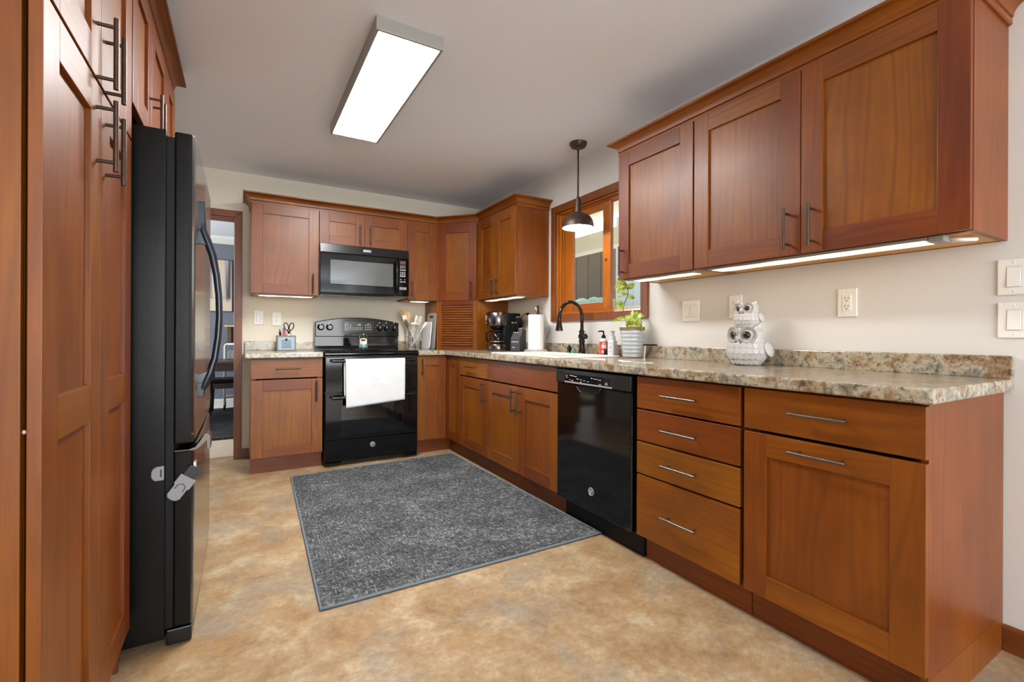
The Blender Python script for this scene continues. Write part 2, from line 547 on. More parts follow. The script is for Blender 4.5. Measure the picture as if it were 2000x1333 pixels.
    def slab(self, xs, ys, filled, z0, z1, mp):
        """grid of cells (shared verts), extruded between z0 and z1; mp maps (a,b,c) to xyz"""
        V = {}

        def g(i, j, k):
            if (i, j, k) not in V:
                V[(i, j, k)] = self.v(mp(xs[i], ys[j], (z0, z1)[k]))
            return V[(i, j, k)]
        nx, ny = len(xs) - 1, len(ys) - 1
        F = lambda i, j: 0 <= i < nx and 0 <= j < ny and filled(i, j)
        for i in range(nx):
            for j in range(ny):
                if not F(i, j):
                    continue
                self.face([g(i, j, 1), g(i + 1, j, 1), g(i + 1, j + 1, 1), g(i, j + 1, 1)])
                self.face([g(i, j, 0), g(i, j + 1, 0), g(i + 1, j + 1, 0), g(i + 1, j, 0)])
                if not F(i - 1, j): self.face([g(i, j, 0), g(i, j, 1), g(i, j + 1, 1), g(i, j + 1, 0)])
                if not F(i + 1, j): self.face([g(i + 1, j, 0), g(i + 1, j + 1, 0), g(i + 1, j + 1, 1), g(i + 1, j, 1)])
                if not F(i, j - 1): self.face([g(i, j, 0), g(i + 1, j, 0), g(i + 1, j, 1), g(i, j, 1)])
                if not F(i, j + 1): self.face([g(i, j + 1, 0), g(i, j + 1, 1), g(i + 1, j + 1, 1), g(i + 1, j + 1, 0)])
        return self

    def sweep(self, prof, path, flip=False):
        """prof (out, up) swept along an open xy path with mitred corners; out is to the right of travel"""
        n = len(path)
        P = [Vector((p[0], p[1])) for p in path]
        rows = []
        dist = 0
        tone = 0.5
        for i in range(n):
            def nr(a, b):
                d = (b - a).normalized()
                return Vector((d.y, -d.x))
            if i == 0: m = nr(P[0], P[1])
            elif i == n - 1: m = nr(P[-2], P[-1])
            else:
                n1, n2 = nr(P[i - 1], P[i]), nr(P[i], P[i + 1])
                m = (n1 + n2).normalized()
                m = m / max(0.2, m.dot(n1))
            rows.append([(P[i].x + m.x * o, P[i].y + m.y * o, u) for o, u in prof])
        L = 0
        for i in range(n - 1):
            seg = (P[i + 1] - P[i]).length
            off = random.uniform(0, 40)
            tone = random.uniform(0.35, 0.65)
            A = [self.v(p) for p in rows[i]]
            B = [self.v(p) for p in rows[i + 1]]
            s = 0
            for k in range(len(prof)):
                l = (k + 1) % len(prof)
                d = math.dist(prof[k], prof[l])
                self.face([A[k], A[l], B[l], B[k]], [(s + off, 0), (s + d + off, 0), (s + d + off, seg), (s + off, seg)], tone)
                s += d
            if i == 0: self.face(A[::-1], [(p[0] + off, p[1]) for p in prof[::-1]], tone)
            if i == n - 2: self.face(B, [(p[0] + off, p[1]) for p in prof], tone)
        return self

    def build(self, name, mat, parent=None, bevel=0.0, sharp=None, label=None, seg=2, solid=0.0, sub=0, keep=False):
        bm = self.bm
        bmesh.ops.remove_doubles(bm, verts=bm.verts, dist=1e-7) if False else None
        bmesh.ops.recalc_face_normals(bm, faces=bm.faces)
        me = D.meshes.new(name)
        bm.to_mesh(me)
        bm.free()
        for mm in (mat if isinstance(mat, (list, tuple)) else [mat]):
            me.materials.append(M[mm] if isinstance(mm, str) else mm)
        o = D.objects.new(name, me)
        COL.objects.link(o)
        if parent is not None:
            o.parent = parent
        if sharp is not None:
            me.set_sharp_from_angle(angle=math.radians(sharp))
        if solid:
            md = o.modifiers.new('solid', 'SOLIDIFY')
            md.thickness = solid
            md.offset = 0
        if sub:
            md = o.modifiers.new('sub', 'SUBSURF')
            md.levels = md.render_levels = sub
        if bevel:
            md = o.modifiers.new('bevel', 'BEVEL')
            md.width = bevel
            md.segments = seg
            md.limit_method = 'ANGLE'
            md.angle_limit = math.radians(40)
        if label:
            o['label'] = label
        return o


def tag(o, label, cat, group=None):
    o['label'] = label
    o['category'] = cat
    if group:
        o['group'] = group
    return o


def thing(name, label, cat, loc=(0, 0, 0), rz=0.0, group=None):
    o = D.objects.new(name, None)
    o.empty_display_size = 0.1
    COL.objects.link(o)
    o.location = loc
    o.rotation_euler = (0, 0, rz)
    return tag(o, label, cat, group)


def struct(o, label=None):
    o['kind'] = 'structure'
    if label:
        o['label'] = label
    return o


def copy_tree(o, parent=None):
    c = o.copy()
    COL.objects.link(c)
    c.parent = parent
    for ch in [q for q in D.objects if q.parent is o]:
        copy_tree(ch, c)
    return c

# ------------------------------------------------------------------ the setting
struct(MB().box(-3.3, 0.12, -8.6, 0.12, -0.06, 0, 'x').build('floor', 'floor'))
struct(MB().box(-6.0, 0.12, 0.12, 3.4, -0.062, 0.0, 'x').build('floor_dining', 'tile2'))
struct(MB().box(-3.3, 0.14, -8.6, 0.12, 2.42, 2.5).build('ceiling', 'ceil'))
struct(MB().box(-6.0, 0.14, 0.12, 3.4, 2.44, 2.52).build('ceiling_dining', 'ceil'))
# back wall with the doorway (a = x, b = z, c = y)
struct(MB().slab([-6.0, -3.02, -2.272, 0.14], [0, 2.035, 2.44], lambda i, j: not (i == 1 and j == 0), 0.0, 0.12,
                 lambda a, b, c: (a, c, b)).build('wall_back', 'wallb'))
# right wall with the window (a = y, b = z, c = x)
struct(MB().slab([-8.6, -2.395, -1.438, 0.0], [0, 1.216, 2.053, 2.42], lambda i, j: not (i == 1 and j == 1), 0.0, 0.12,
                 lambda a, b, c: (c, a, b)).build('wall_right', 'wallr'))
struct(MB().box(-3.3, -3.18, -8.6, 0.0, 0, 2.42).build('wall_left', 'wallr'))
# near wall behind the camera, with a wide opening added to let light in
struct(MB().slab([-3.18, -3.0, 0.0 - 0.02, 0.0], [0, 0.25, 2.42], lambda i, j: not (i == 1 and j == 1), -8.6, -8.5,
                 lambda a, b, c: (a, c, b)).build('wall_near', 'wallr'))
struct(MB().box(-6.0, 0.12, 3.28, 3.4, 0, 2.44).build('wall_dining_back', 'blue'))
struct(MB().box(0.0, 0.12, 0.12, 3.28, 0, 2.44).build('wall_dining_right', 'blue'))
struct(MB().slab([0.12, 0.7, 2.7, 3.28], [0, 0.7, 2.2, 2.44], lambda i, j: not (i == 1 and j == 1), -6.0, -5.88,
                 lambda a, b, c: (c, a, b)).build('wall_dining_left', 'blue'))
# crown and baseboard in the dining room
struct(MB().prism([(3.28, 2.34), (3.265, 2.34), (3.20, 2.41), (3.20, 2.44), (3.28, 2.44)], 'x', -5.8, -0.02).build('trim_1', 'whitetrim'))
struct(MB().prism([(3.28, 0), (3.262, 0), (3.262, 0.115), (3.27, 0.125), (3.28, 0.125)], 'x', -5.8, -0.02).build('baseboard_dining', 'whitetrim'))
# kitchen baseboards
struct(MB().prism([(0.0, 0), (-0.014, 0), (-0.014, 0.078), (-0.008, 0.086), (0.0, 0.086)], 'y', -8.4, -4.04, g='y').build('baseboard_right', 'trimwood'))
struct(MB().box(-2.228, -2.17, -0.014, 0.0, 0, 0.08, 'x').build('baseboard_back', 'trimwood'))

# doorway casing: two legs and a head, with the jamb lining
d1 = MB()
d1.prism([(-2.288, 0), (-2.230, 0), (-2.230, 2.089), (-2.288, 2.032)], 'y', -0.018, 0.0, 0.3)
d1.prism([(-3.06, 0), (-3.004, 0), (-3.004, 2.032), (-3.06, 2.089)], 'y', -0.018, 0.0, 0.5)
d1.prism([(-3.06, 2.089), (-3.004, 2.032), (-2.288, 2.032), (-2.230, 2.089)], 'y', -0.018, 0.0, 0.4)
d1.box(-2.29, -2.272, 0, 0.13, 0, 2.035)
d1.box(-3.02, -3.002, 0, 0.13, 0, 2.035)
d1.box(-3.02, -2.272, 0, 0.13, 2.017, 2.035, 'x')
struct(d1.build('door_1', 'trimwood', bevel=0.003))

# ------------------------------------------------------------------ kitchen window: wooden slider
w1 = MB()
yl, yr, zb, zt, cw = -1.386, -2.447, 1.164, 2.105, 0.058
for pts, g in (([(yl, zb), (yl, zt), (yl - cw, zt - cw), (yl - cw, zb + cw)], 'z'), ([(yr, zb), (yr, zt), (yr + cw, zt - cw), (yr + cw, zb + cw)], 'z'),
               ([(yl, zt), (yr, zt), (yr + cw, zt - cw), (yl - cw, zt - cw)], 'z'), ([(yl, zb), (yr, zb), (yr + cw, zb + cw), (yl - cw, zb + cw)], 'z')):
    w1.prism(pts, 'x', -0.02, 0.0, 0.45)
win = struct(w1.build('window_1', 'trimwood', bevel=0.004))
iy0, iy1, iz0, iz1 = yl - cw, yr + cw, zb + cw, zt - cw
jm = MB()
for a in ((0.004, 0.11, iy0 - 0.010, iy0 + 0.006, iz0, iz1, 'z'), (0.004, 0.11, iy1 - 0.006, iy1 + 0.010, iz0, iz1, 'z'),
          (0.004, 0.11, iy1, iy0, iz1 - 0.010, iz1 + 0.006, 'y'), (0.004, 0.11, iy1, iy0, iz0 - 0.006, iz0 + 0.010, 'y'),
          (0.022, 0.034, iy0 - 0.030, iy0 - 0.010, iz0 + 0.01, iz1 - 0.01, 'z'), (0.034, 0.10, iy0 - 0.055, iy0 - 0.008, iz0 + 0.01, iz1 - 0.01, 'z'),
          (0.030, 0.10, iy1, iy0, iz0 + 0.008, iz0 + 0.022, 'y'), (0.030, 0.10, iy1, iy0, iz1 - 0.022, iz1 - 0.008, 'y')):
    jm.box(*a)
jm.build('window_frame', 'pine', win, bevel=0.003)
s1 = MB()
a0, a1, b0, b1 = -1.500, -2.040, 1.243, 2.028
s1.box(0.042, 0.072, a0 - 0.098, a0, b0, b1)
s1.box(0.042, 0.072, a1, a1 + 0.080, b0, b1)
s1.box(0.042, 0.072, a1 + 0.08, a0 - 0.098, b0, b0 + 0.055, 'y')
s1.box(0.042, 0.072, a1 + 0.08, a0 - 0.098, b1 - 0.052, b1, 'y')
sash = s1.build('window_sash', 'pine', win, bevel=0.003)
MB().lathe([(0.0, -0.001), (0.010, -0.001), (0.012, 0.0), (0.0, 0.0)], (0.041, -1.995, 1.60), 16, 'x').build('finger_pull', 'bronze', sash)
MB().box(0.056, 0.060, a1 + 0.078, a0 - 0.096, b0 + 0.05, b1 - 0.05).build('pane', 'glass', sash)
s2 = MB()
s2.box(0.080, 0.104, -1.985, -1.945, iz0 + 0.01, iz1 - 0.01)
s2.box(0.080, 0.104, -2.385, -2.360, iz0 + 0.01, iz1 - 0.01)
s2.box(0.080, 0.104, -2.36, -1.985, iz0 + 0.008, iz0 + 0.024, 'y')
s2.box(0.080, 0.104, -2.36, -1.985, iz1 - 0.024, iz1 - 0.008, 'y')
sash2 = s2.build('window_sash', 'pine', win, bevel=0.002)
MB().box(0.090, 0.094, -2.362, -1.983, iz0 + 0.02, iz1 - 0.02).build('pane', 'glass', sash2)

# ------------------------------------------------------------------ outside the window
struct(MB().box(0.12, 14, -12, 14, -0.2, -0.12).build('ground_outside', 'patio'))
hdr = struct(MB().box(1.05, 1.20, -4.5, 4.5, 1.98, 2.16, 'y').build('beam_porch', 'cream'))
struct(MB().box(0.12, 1.09, -6.0, 3.0, 2.31, 2.40, 'y').build('roof_eave', 'cream'))
sd = MB()
for i in range(20):
    sd.box(4.0 + 0.008 * (i % 2), 4.1, 2.25 + i * 0.2, 2.25 + (i + 1) * 0.2 - 0.008, -0.12, 2.85)
tag(sd.build('siding_fence', 'siding'), 'weathered brown board fence seen through the kitchen window', 'fence')
fw = MB()
for i in range(12):
    fw.box(3.9 + 0.006 * (i % 2), 4.0, -0.6 + i * 0.225, -0.6 + (i + 1) * 0.225 - 0.006, -0.12, 3.3)
tag(fw.build('board_screen', 'cream'), 'tall cream board screen outside behind the potted plant window pane', 'screen')
bush = thing('hydrangea_bush', 'pale blue-green hydrangea bush outside the kitchen window', 'bush', (3.2, 2.55, -0.12))
hb = MB()
for i in range(46):
    a, e = random.uniform(0, 2 * PI), random.uniform(-0.2, 1.0)
    r = 0.62 * math.sqrt(random.random())
    hb.ball((math.cos(a) * r, math.sin(a) * r * 1.5, 1.42 + e * 0.33), random.uniform(0.10, 0.17), 10, 7)
hb.build('flower_heads', 'hydrangea', bush)
st = MB()
for i in range(14):
    a = random.uniform(0, 2 * PI)
    st.tube([(0.1 * math.cos(a), 0.15 * math.sin(a), 0.0), (0.25 * math.cos(a), 0.4 * math.sin(a), 0.8), (0.4 * math.cos(a), 0.6 * math.sin(a), 1.45)], 0.012, 6)
st.build('stem', 'stem', bush)

# ------------------------------------------------------------------ cabinet kit (local frame: x along the front, y into the cabinet, z up)
ST = 0.079


def xfm(M0, parent_empty):
    return M0


def handle(parent, kind, a, b, length=0.166, mat='bronze', xf=None, y0=0.0, proj=0.036, r=0.0056):
    mb = MB(xf)
    h = length / 2
    if kind == 'v':
        mb.tube([(a, y0 - proj, b - h), (a, y0 - proj, b + h)], r, 12)
        for s in (-1, 1):
            mb.tube([(a, y0, b + s * (h - 0.022)), (a, y0 - proj, b + s * (h - 0.022))], r * 0.8, 10)
    else:
        mb.tube([(a - h, y0 - proj, b), (a + h, y0 - proj, b)], r, 12)
        for s in (-1, 1):
            mb.tube([(a + s * (h - 0.022), y0, b), (a + s * (h - 0.022), y0 - proj, b)], r * 0.8, 10)
    return mb.build('handle', mat, parent, sharp=50)


def door(parent, x0, x1, z0, z1, hd=None, st=ST, rail=None, mids=(), xf=None, mat='cherry', hmat='bronze', label=None):
    rail = rail or st
    mb = MB(xf)
    base = random.uniform(0.2, 0.6)
    tn = lambda: min(1, max(0, base + random.uniform(-0.28, 0.28)))
    mb.box(x0, x0 + st, 0, 0.02, z0, z1, 'z', tn())
    mb.box(x1 - st, x1, 0, 0.02, z0, z1, 'z', tn())
    mb.box(x0 + st, x1 - st, 0, 0.02, z0, z0 + rail, 'x', tn())
    mb.box(x0 + st, x1 - st, 0, 0.02, z1 - rail, z1, 'x', tn())
    for m0, m1 in mids:
        mb.box(x0 + st, x1 - st, 0, 0.02, m0, m1, 'x', tn())
    mb.box(x0 + st - 0.004, x1 - st + 0.004, 0.0105, 0.017, z0 + rail - 0.004, z1 - rail + 0.004, 'z', random.uniform(0.45, 0.95))
    o = mb.build('door', mat, parent, bevel=0.0016, label=label)
    if hd:
        handle(o, hd[0], hd[1], hd[2], hd[3] if len(hd) > 3 else 0.166, hmat, xf)
    return o


def drawer(parent, x0, x1, z0, z1, hd=True, ln=0.178, hmat='pewter', hz=None, xf=None, name='drawer'):
    mb = MB(xf)
    h = z1 - z0
    cut = z0 + h * random.choice([0.36, 0.5, 0.62])
    # a glued-up slab front of two boards, built as one bevelled face with two tones
    o = mb.box(x0, x1, 0, 0.02, z0, z1, 'x').build(name, 'cherry', parent, bevel=0.0022)
    if hd:
        handle(o, 'h', (x0 + x1) / 2, hz if hz else (z0 + z1) / 2, ln, hmat, xf)
    return o


def carcass(parent, x0, x1, z0, z1, depth, stiles=(), rails=(), toe=None, bottom_mat=None, xf=None, lip=0.0, ya=0.03, yb=0.03):
    """side panels, back, bottom and a face frame behind the doors, as one body"""
    mb = MB(xf)
    t = 0.018
    mb.box(x0, x0 + t, ya, depth, z0, z1)
    mb.box(x1 - t, x1, yb, depth, z0, z1)
    mb.box(x0 + t, x1 - t, depth - 0.008, depth, z0, z1)
    mb.box(x0 + t, x1 - t, 0.04, depth - 0.008, z1 - t, z1, 'x')
    if not bottom_mat:
        mb.box(x0 + t, x1 - t, 0.04, depth - 0.008, z0 + lip, z0 + lip + t, 'x')
    f = 0.036
    fy = 0.034
    mb.box(x0 + t, x0 + f, fy, fy + 0.019, z0, z1)
    mb.box(x1 - f, x1 - t, fy, fy + 0.019, z0, z1)
    mb.box(x0 + f, x1 - f, fy, fy + 0.019, z0, z0 + f, 'x')
    mb.box(x0 + f, x1 - f, fy, fy + 0.019, z1 - f, z1, 'x')
    o = mb.build('body', 'cherry', parent, bevel=0.001)
    if bottom_mat:
        MB(xf).box(x0 + t, x1 - t, 0.04, depth - 0.008, z0 + lip, z0 + lip + 0.012, 'x').build('bottom_panel', bottom_mat, parent)
    if toe:
        MB(xf).box(x0, x1, 0.070, 0.088, 0.0, z0, 'x', 0.2).build('toe_kick', 'cherry', parent)
    return o


ZT, ZS1, ZS0, ZB = 0.863, 0.718, 0.707, 0.127
CT = 0.871           # carcass top
BD = 0.625           # base depth behind the door face
FX = -0.632          # plane of the base doors (right run: x, back run: y)

# ---- back run, left of the range
c = thing('base_cabinet', 'cherry base cabinet with one drawer and one door left of the stove', 'cabinet', (-2.176, FX, 0))
carcass(c, 0, 0.500, 0.115, CT, BD, rails=(0.712,), toe=True)
drawer(c, 0.002, 0.498, ZS1, ZT, ln=0.172, hmat='bronze')
door(c, 0.002, 0.498, ZB, ZS0, ('v', 0.452, 0.612))

# ---- corner cabinet: two narrow doors meeting in the inner corner
c = thing('corner_base_cabinet', 'cherry corner base cabinet with two narrow doors meeting right of the stove', 'cabinet', (-0.9065, FX, 0))
mb = MB()
mb.box(0.0, 0.018, 0.021, BD, 0.115, CT)
mb.box(0.018, 0.2955, 0.021, 0.040, 0.115, 0.14, 'x')
mb.box(0.018, 0.2955, 0.021, 0.040, 0.845, CT, 'x')
mb.box(0.018, 0.90, BD - 0.008, BD, 0.115, CT)
mb.box(0.2955, 0.3135, -0.291, 0.039, 0.115, CT)
mb.box(0.3135, 0.90, -0.291, -0.273, 0.115, CT)
mb.box(0.018, 0.90, 0.04, BD - 0.01, 0.115, 0.133, 'x')
mb.build('body', 'cherry', c, bevel=0.001)
door(c, 0.002, 0.2735, ZB, ZT, ('v', 0.040, 0.767, 0.150), st=0.076, rail=0.079)
X90 = Matrix.Translation((0.2745, 0, 0)) @ Matrix.Rotation(-PI / 2, 4, 'Z')
door(c, 0.003, 0.290, ZB, ZT, None, st=0.076, rail=0.079, xf=X90)
MB().box(0.0, 0.363, 0.070, 0.088, 0, 0.115, 'x', 0.2).box(0.345, 0.363, -0.291, 0.070, 0, 0.115, 'y', 0.2).build('toe_kick', 'cherry', c)

# ---- right run: origin at the far end of each front
R90 = -PI / 2


def rthing(name, label, y, z=0.0, x=FX, cat='cabinet'):
    return thing(name, label, cat, (x, y, z), R90)


c = rthing('base_cabinet', 'cherry base cabinet with a small drawer over one door left of the sink cabinet', -0.9245)
carcass(c, 0, 0.5125, 0.115, CT, BD, rails=(0.712,), toe=True)
drawer(c, 0.002, 0.511, ZS1, ZT, ln=0.172, hmat='bronze', hz=0.796)
door(c, 0.002, 0.511, ZB, ZS0, ('v', 0.470, 0.612))

c = rthing('sink_cabinet', 'cherry sink base cabinet with a plain false front over two doors', -1.4375)
carcass(c, 0, 0.9075, 0.115, 0.70, BD, stiles=(0.455,), toe=True)
drawer(c, 0.002, 0.9055, ZS1, ZT, hd=False, name='false_front')
door(c, 0.002, 0.454, ZB, ZS0, ('v', 0.414, 0.606))
door(c, 0.457, 0.9055, ZB, ZS0, ('v', 0.497, 0.606))

c = rthing('drawer_cabinet', 'cherry base cabinet with a stack of four plain drawers beside the dishwasher', -2.972)
carcass(c, 0, 0.528, 0.115, CT, BD, rails=(0.714, 0.565, 0.4125), toe=True)
for z0, z1 in ((0.718, ZT), (0.5685, 0.7105), (0.4165, 0.561), (ZB, 0.409)):
    drawer(c, 0.003, 0.522, z0, z1, ln=0.178, hz=(0.265 if z0 < 0.2 else None))

c = rthing('end_base_cabinet', 'wide cherry base cabinet with a drawer over a pull-out front at the counter end', -3.503)
carcass(c, 0, 0.533, 0.115, CT, BD, yb=0.0215)
drawer(c, 0.008, 0.534, ZS1, ZT, ln=0.172, hz=0.795)
door(c, 0.008, 0.534, ZB, ZS0, ('h', 0.270, 0.668, 0.172), st=0.082, rail=0.079, hmat='pewter')
MB().box(0, 0.515, 0.070, 0.088, 0.0, 0.115, 'x', 0.2).build('toe_kick', 'cherry', c)
MB().box(0.515, 0.533, 0.0215, BD, 0.0, 0.1148, 'z', 0.5).build('end_panel', 'cherry', c)

# ---- uppers
UZ, UT = 1.377, 2.100
LIP = 0.002
UD = 0.312


def upper(name, label, loc, rz, w, doors, cat='cabinet', z0=UZ, depth=UD, hmat='bronze', stiles=(), bottom='maple'):
    c = thing(name, label, cat, (loc[0], loc[1], z0), rz)
    X = Matrix.Translation((0, 0, -z0))
    carcass(c, 0, w, z0, UT + 0.004, depth + 0.02, stiles=stiles, bottom_mat=bottom, xf=X, lip=LIP, yb=0.0215, ya=0.024)
    for d in doors:
        door(c, d[0], d[1], z0 + 0.002, UT, d[2], xf=X, hmat=hmat)
    return c


UX = -0.332
upper('wall_cabinet', 'single-door cherry wall cabinet left of the microwave', (-2.169, -0.340), 0, 0.5016, [(0.002, 0.4995, ('v', 0.452, 1.477))], depth=0.318)
c = thing('microwave_cabinet', 'short two-door cherry wall cabinet above the microwave', 'cabinet', (-1.6674, -0.340, 1.822))
X = Matrix.Translation((0, 0, -1.822))
carcass(c, 0, 0.7637, 1.822, UT + 0.004, 0.338, stiles=(0.376,), xf=X)
door(c, 0.002, 0.375, 1.824, UT, ('v', 0.332, 1.925), xf=X)
door(c, 0.3775, 0.7617, 1.824, UT, ('v', 0.420, 1.928), xf=X)
upper('wall_cabinet', 'narrow single-door cherry wall cabinet right of the microwave', (-0.9037, -0.340), 0, 0.2885, [(0.002, 0.2865, ('v', 0.036, 1.478, 0.152))], depth=0.318)

# diagonal corner cabinet with the appliance garage below it
dl = math.hypot(0.2812, 0.3022)
ang = math.atan2(-0.3022, 0.2812)
c = thing('corner_wall_cabinet', 'diagonal cherry corner wall cabinet with a tambour appliance garage below', 'cabinet', (-0.6132, -0.340, 0.9145), ang)
X = Matrix.Translation((0, 0, -0.9145))
xw = Matrix.Translation((0, 0, -0.9145)) @ Matrix.Rotation(-ang, 4, 'Z') @ Matrix.Translation((0.6132, 0.340, 0))
mb = MB(xw)
mb.box(-0.6130, -0.597, -0.338, -0.004, 0.9145, UT)
mb.box(-0.330, -0.004, -0.6415, -0.626, 0.9145, UT)
mb.box(-0.60, -0.004, -0.020, -0.004, 0.9145, UT)
mb.box(-0.020, -0.004, -0.63, -0.02, 0.9145, UT)
mb.prism([(-0.60, -0.02), (-0.60, -0.34), (-0.33, -0.63), (-0.02, -0.63), (-0.02, -0.02)], 'z', UZ, UZ + 0.018)
mb.prism([(-0.60, -0.02), (-0.60, -0.34), (-0.33, -0.63), (-0.02, -0.63), (-0.02, -0.02)], 'z', UT - 0.018, UT + 0.004)
mb.build('body', 'cherry', c)
mb = MB(X)
mb.box(0.0, 0.045, 0.008, 0.030, 0.9145, UZ)
mb.box(dl - 0.045, dl, 0.008, 0.030, 0.9145, UZ)
mb.box(0.045, dl - 0.045, 0.008, 0.030, 1.335, UZ, 'x')
mb.box(0.045, dl - 0.045, 0.008, 0.030, 0.9145, 0.945, 'x')
mb.box(0.0, 0.030, 0.021, 0.04, UZ, UT)
mb.box(dl - 0.030, dl, 0.021, 0.04, UZ, UT)
mb.build('face_frame', 'cherry', c, bevel=0.0015)
mb = MB(X)
n = 17
for i in range(n):
    z0 = 0.947 + i * (0.386 / n)
    z1 = z0 + 0.386 / n
    zm = (z0 + z1) / 2
    mb.prism([(0.024, z0 + 0.001), (0.0165, z0 + 0.004), (0.0145, zm), (0.0165, z1 - 0.004), (0.024, z1 - 0.001), (0.03, z1), (0.03, z0)], 'x', 0.043, dl - 0.043, 0.5)
mb.build('tambour_door', 'cherry', c)
door(c, 0.010, dl - 0.010, UZ + 0.002, UT, ('v', dl - 0.060, 1.480, 0.152), xf=X)

upper('wall_cabinet', 'two-door cherry wall cabinet beside the window above the coffee maker', (UX + 0.003, -0.6422), R90, 0.6907,
      [(0.002, 0.339, ('v', 0.306, 1.474, 0.150)), (0.342, 0.6885, ('v', 0.384, 1.474, 0.150))], stiles=(0.3405,), depth=0.307)
upper('wall_cabinet', 'single-door cherry wall cabinet nearest the window on its right', (UX, -2.5228), R90, 0.5225, [(0.002, 0.5175, ('v', 0.044, 1.478))])
upper('wall_cabinet', 'wide two-door cherry wall cabinet over the near counter end', (UX, -3.0465), R90, 0.996,
      [(0.002, 0.499, ('v', 0.455, 1.480)), (0.502, 0.994, ('v', 0.547, 1.480))], stiles=(0.5005,))

# ---- crown mouldings
CR = [(-0.002, -0.012), (0.006, -0.012), (0.010, -0.008), (0.010, 0.008), (0.006, 0.012), (0.013, 0.014)]
for k in range(9):
    a = k / 8 * PI / 2
    CR.append((0.013 + 0.040 * (1 - math.cos(a)), 0.016 + 0.040 * math.sin(a)))
CR += [(0.058, 0.058), (0.058, 0.068), (-0.002, 0.068)]
CRz = [(o, u + UT + 0.008) for o, u in CR]
tag(MB().sweep(CRz, [(-2.169, -0.004), (-2.169, -0.322), (-0.607, -0.322), (-0.311, -0.636), (-0.311, -1.333), (-0.004, -1.333)], True).build('crown_molding', 'cherry'),
    'cherry crown molding running over the wall cabinets around the back corner', 'molding')
tag(MB().sweep(CRz, [(-0.004, -2.5228), (UX + 0.018, -2.5228), (UX + 0.018, -4.0425), (-0.004, -4.0425)]).build('crown_molding', 'cherry'),
    'cherry crown molding over the wall cabinets right of the window', 'molding')

# ---- left run: pantry, cabinets above the refrigerator
LX = -2.53
L90 = PI / 2
c = thing('pantry_cabinet', 'tall cherry pantry cabinet with two upper and two lower doors beside the refrigerator', 'cabinet', (LX, -3.446, 0), L90)
mb = MB()
mb.box(0.0, 0.018, 0.027, 0.64, 0, 2.29)
mb.box(0.738, 0.756, 0.027, 0.64, 0, 2.29)
mb.box(0.018, 0.738, 0.63, 0.64, 0, 2.29)
mb.box(0.018, 0.738, 0.05, 0.63, 2.272, 2.29, 'x')
mb.box(0.018, 0.738, 0.05, 0.63, 0.115, 0.133, 'x')
mb.box(0.018, 0.04, 0.027, 0.046, 0.1, 2.29)
mb.box(0.716, 0.738, 0.027, 0.046, 0.1, 2.29)
mb.box(0.04, 0.716, 0.027, 0.046, 0.1, 0.14, 'x')
mb.box(0.04, 0.716, 0.027, 0.046, 1.64, 1.68, 'x')
mb.box(0.04, 0.716, 0.027, 0.046, 2.24, 2.29, 'x')
mb.build('body', 'cherry', c, bevel=0.001)
MB().box(0, 0.756, 0.085, 0.103, 0, 0.115, 'x', 0.2).build('toe_kick', 'cherry', c)
door(c, 0.002, 0.386, ZB, 1.655, ('v', 0.345, 1.530, 0.172), st=0.084, mids=((0.847, 0.932),))
door(c, 0.390, 0.748, ZB, 1.655, ('v', 0.430, 1.520, 0.172), st=0.084, mids=((0.847, 0.932),))
door(c, 0.002, 0.386, 1.664, 2.268, ('v', 0.345, 1.730, 0.172), st=0.084)
door(c, 0.390, 0.748, 1.664, 2.268, ('v', 0.430, 1.730, 0.172), st=0.084)
for z in (1.640, 0.88):
    MB().ball((0.006, 0.0235, z), (0.003, 0.0030, 0.004), 10, 6).build('bumper', 'utgrey', c)

c = thing('refrigerator_cabinet', 'cherry wall cabinet with two doors above the refrigerator', 'cabinet', (LX, -2.688, 1.783), L90)
X = Matrix.Translation((0, 0, -1.783))
carcass(c, 0, 0.762, 1.783, 2.29, 0.64, stiles=(0.362,), xf=X)
door(c, 0.008, 0.360, 1.787, 2.268, ('v', 0.322, 1.875, 0.166), xf=X)
door(c, 0.363, 0.760, 1.787, 2.268, ('v', 0.402, 1.875, 0.166), xf=X)
c = thing('refrigerator_cabinet', 'narrow cherry cabinet with one door at the far end above the refrigerator', 'cabinet', (LX, -1.924, 1.783), L90)
carcass(c, 0, 0.29, 1.783, 2.29, 0.64, xf=X)
door(c, 0.003, 0.286, 1.787, 2.268, None, xf=X)
CRl = [(o, u + 2.29) for o, u in CR]
tag(MB().sweep(CRl, [(-3.17, -3.446), (LX - 0.016, -3.446), (LX - 0.016, -1.634), (-3.17, -1.634)]).build('crown_molding', 'cherry'),
    'cherry crown molding over the pantry and refrigerator cabinets', 'molding')

# ------------------------------------------------------------------ countertops
ct = MB().box(-2.212, -1.676, -0.660, -0.002, 0.872, 0.9135).build('countertop', 'granite', bevel=0.007)
tag(ct, 'short granite-look countertop left of the stove', 'countertop')
MB().box(-2.212, -1.676, -0.024, -0.002, 0.9125, 0.990).build('backsplash', 'granite', ct, bevel=0.004)
xs = [-0.9045, -0.660, -0.597, -0.137, -0.002]
ys = [-4.0595, -2.302, -1.478, -0.660, -0.002]
ct = MB().slab(xs, ys, lambda i, j: (j == 3) or (i >= 1 and not (i == 2 and j == 1)), 0.872, 0.9135, lambda a, b, c: (a, b, c)).build('countertop', 'granite', bevel=0.007)
tag(ct, 'long L-shaped granite-look countertop with the sink along the window wall', 'countertop')
bs = MB().box(-0.024, -0.002, -4.0595, -0.644, 0.9125, 0.990).box(-0.9045, -0.6135, -0.024, -0.002, 0.9125, 0.990).build('backsplash', 'granite', ct, bevel=0.004)

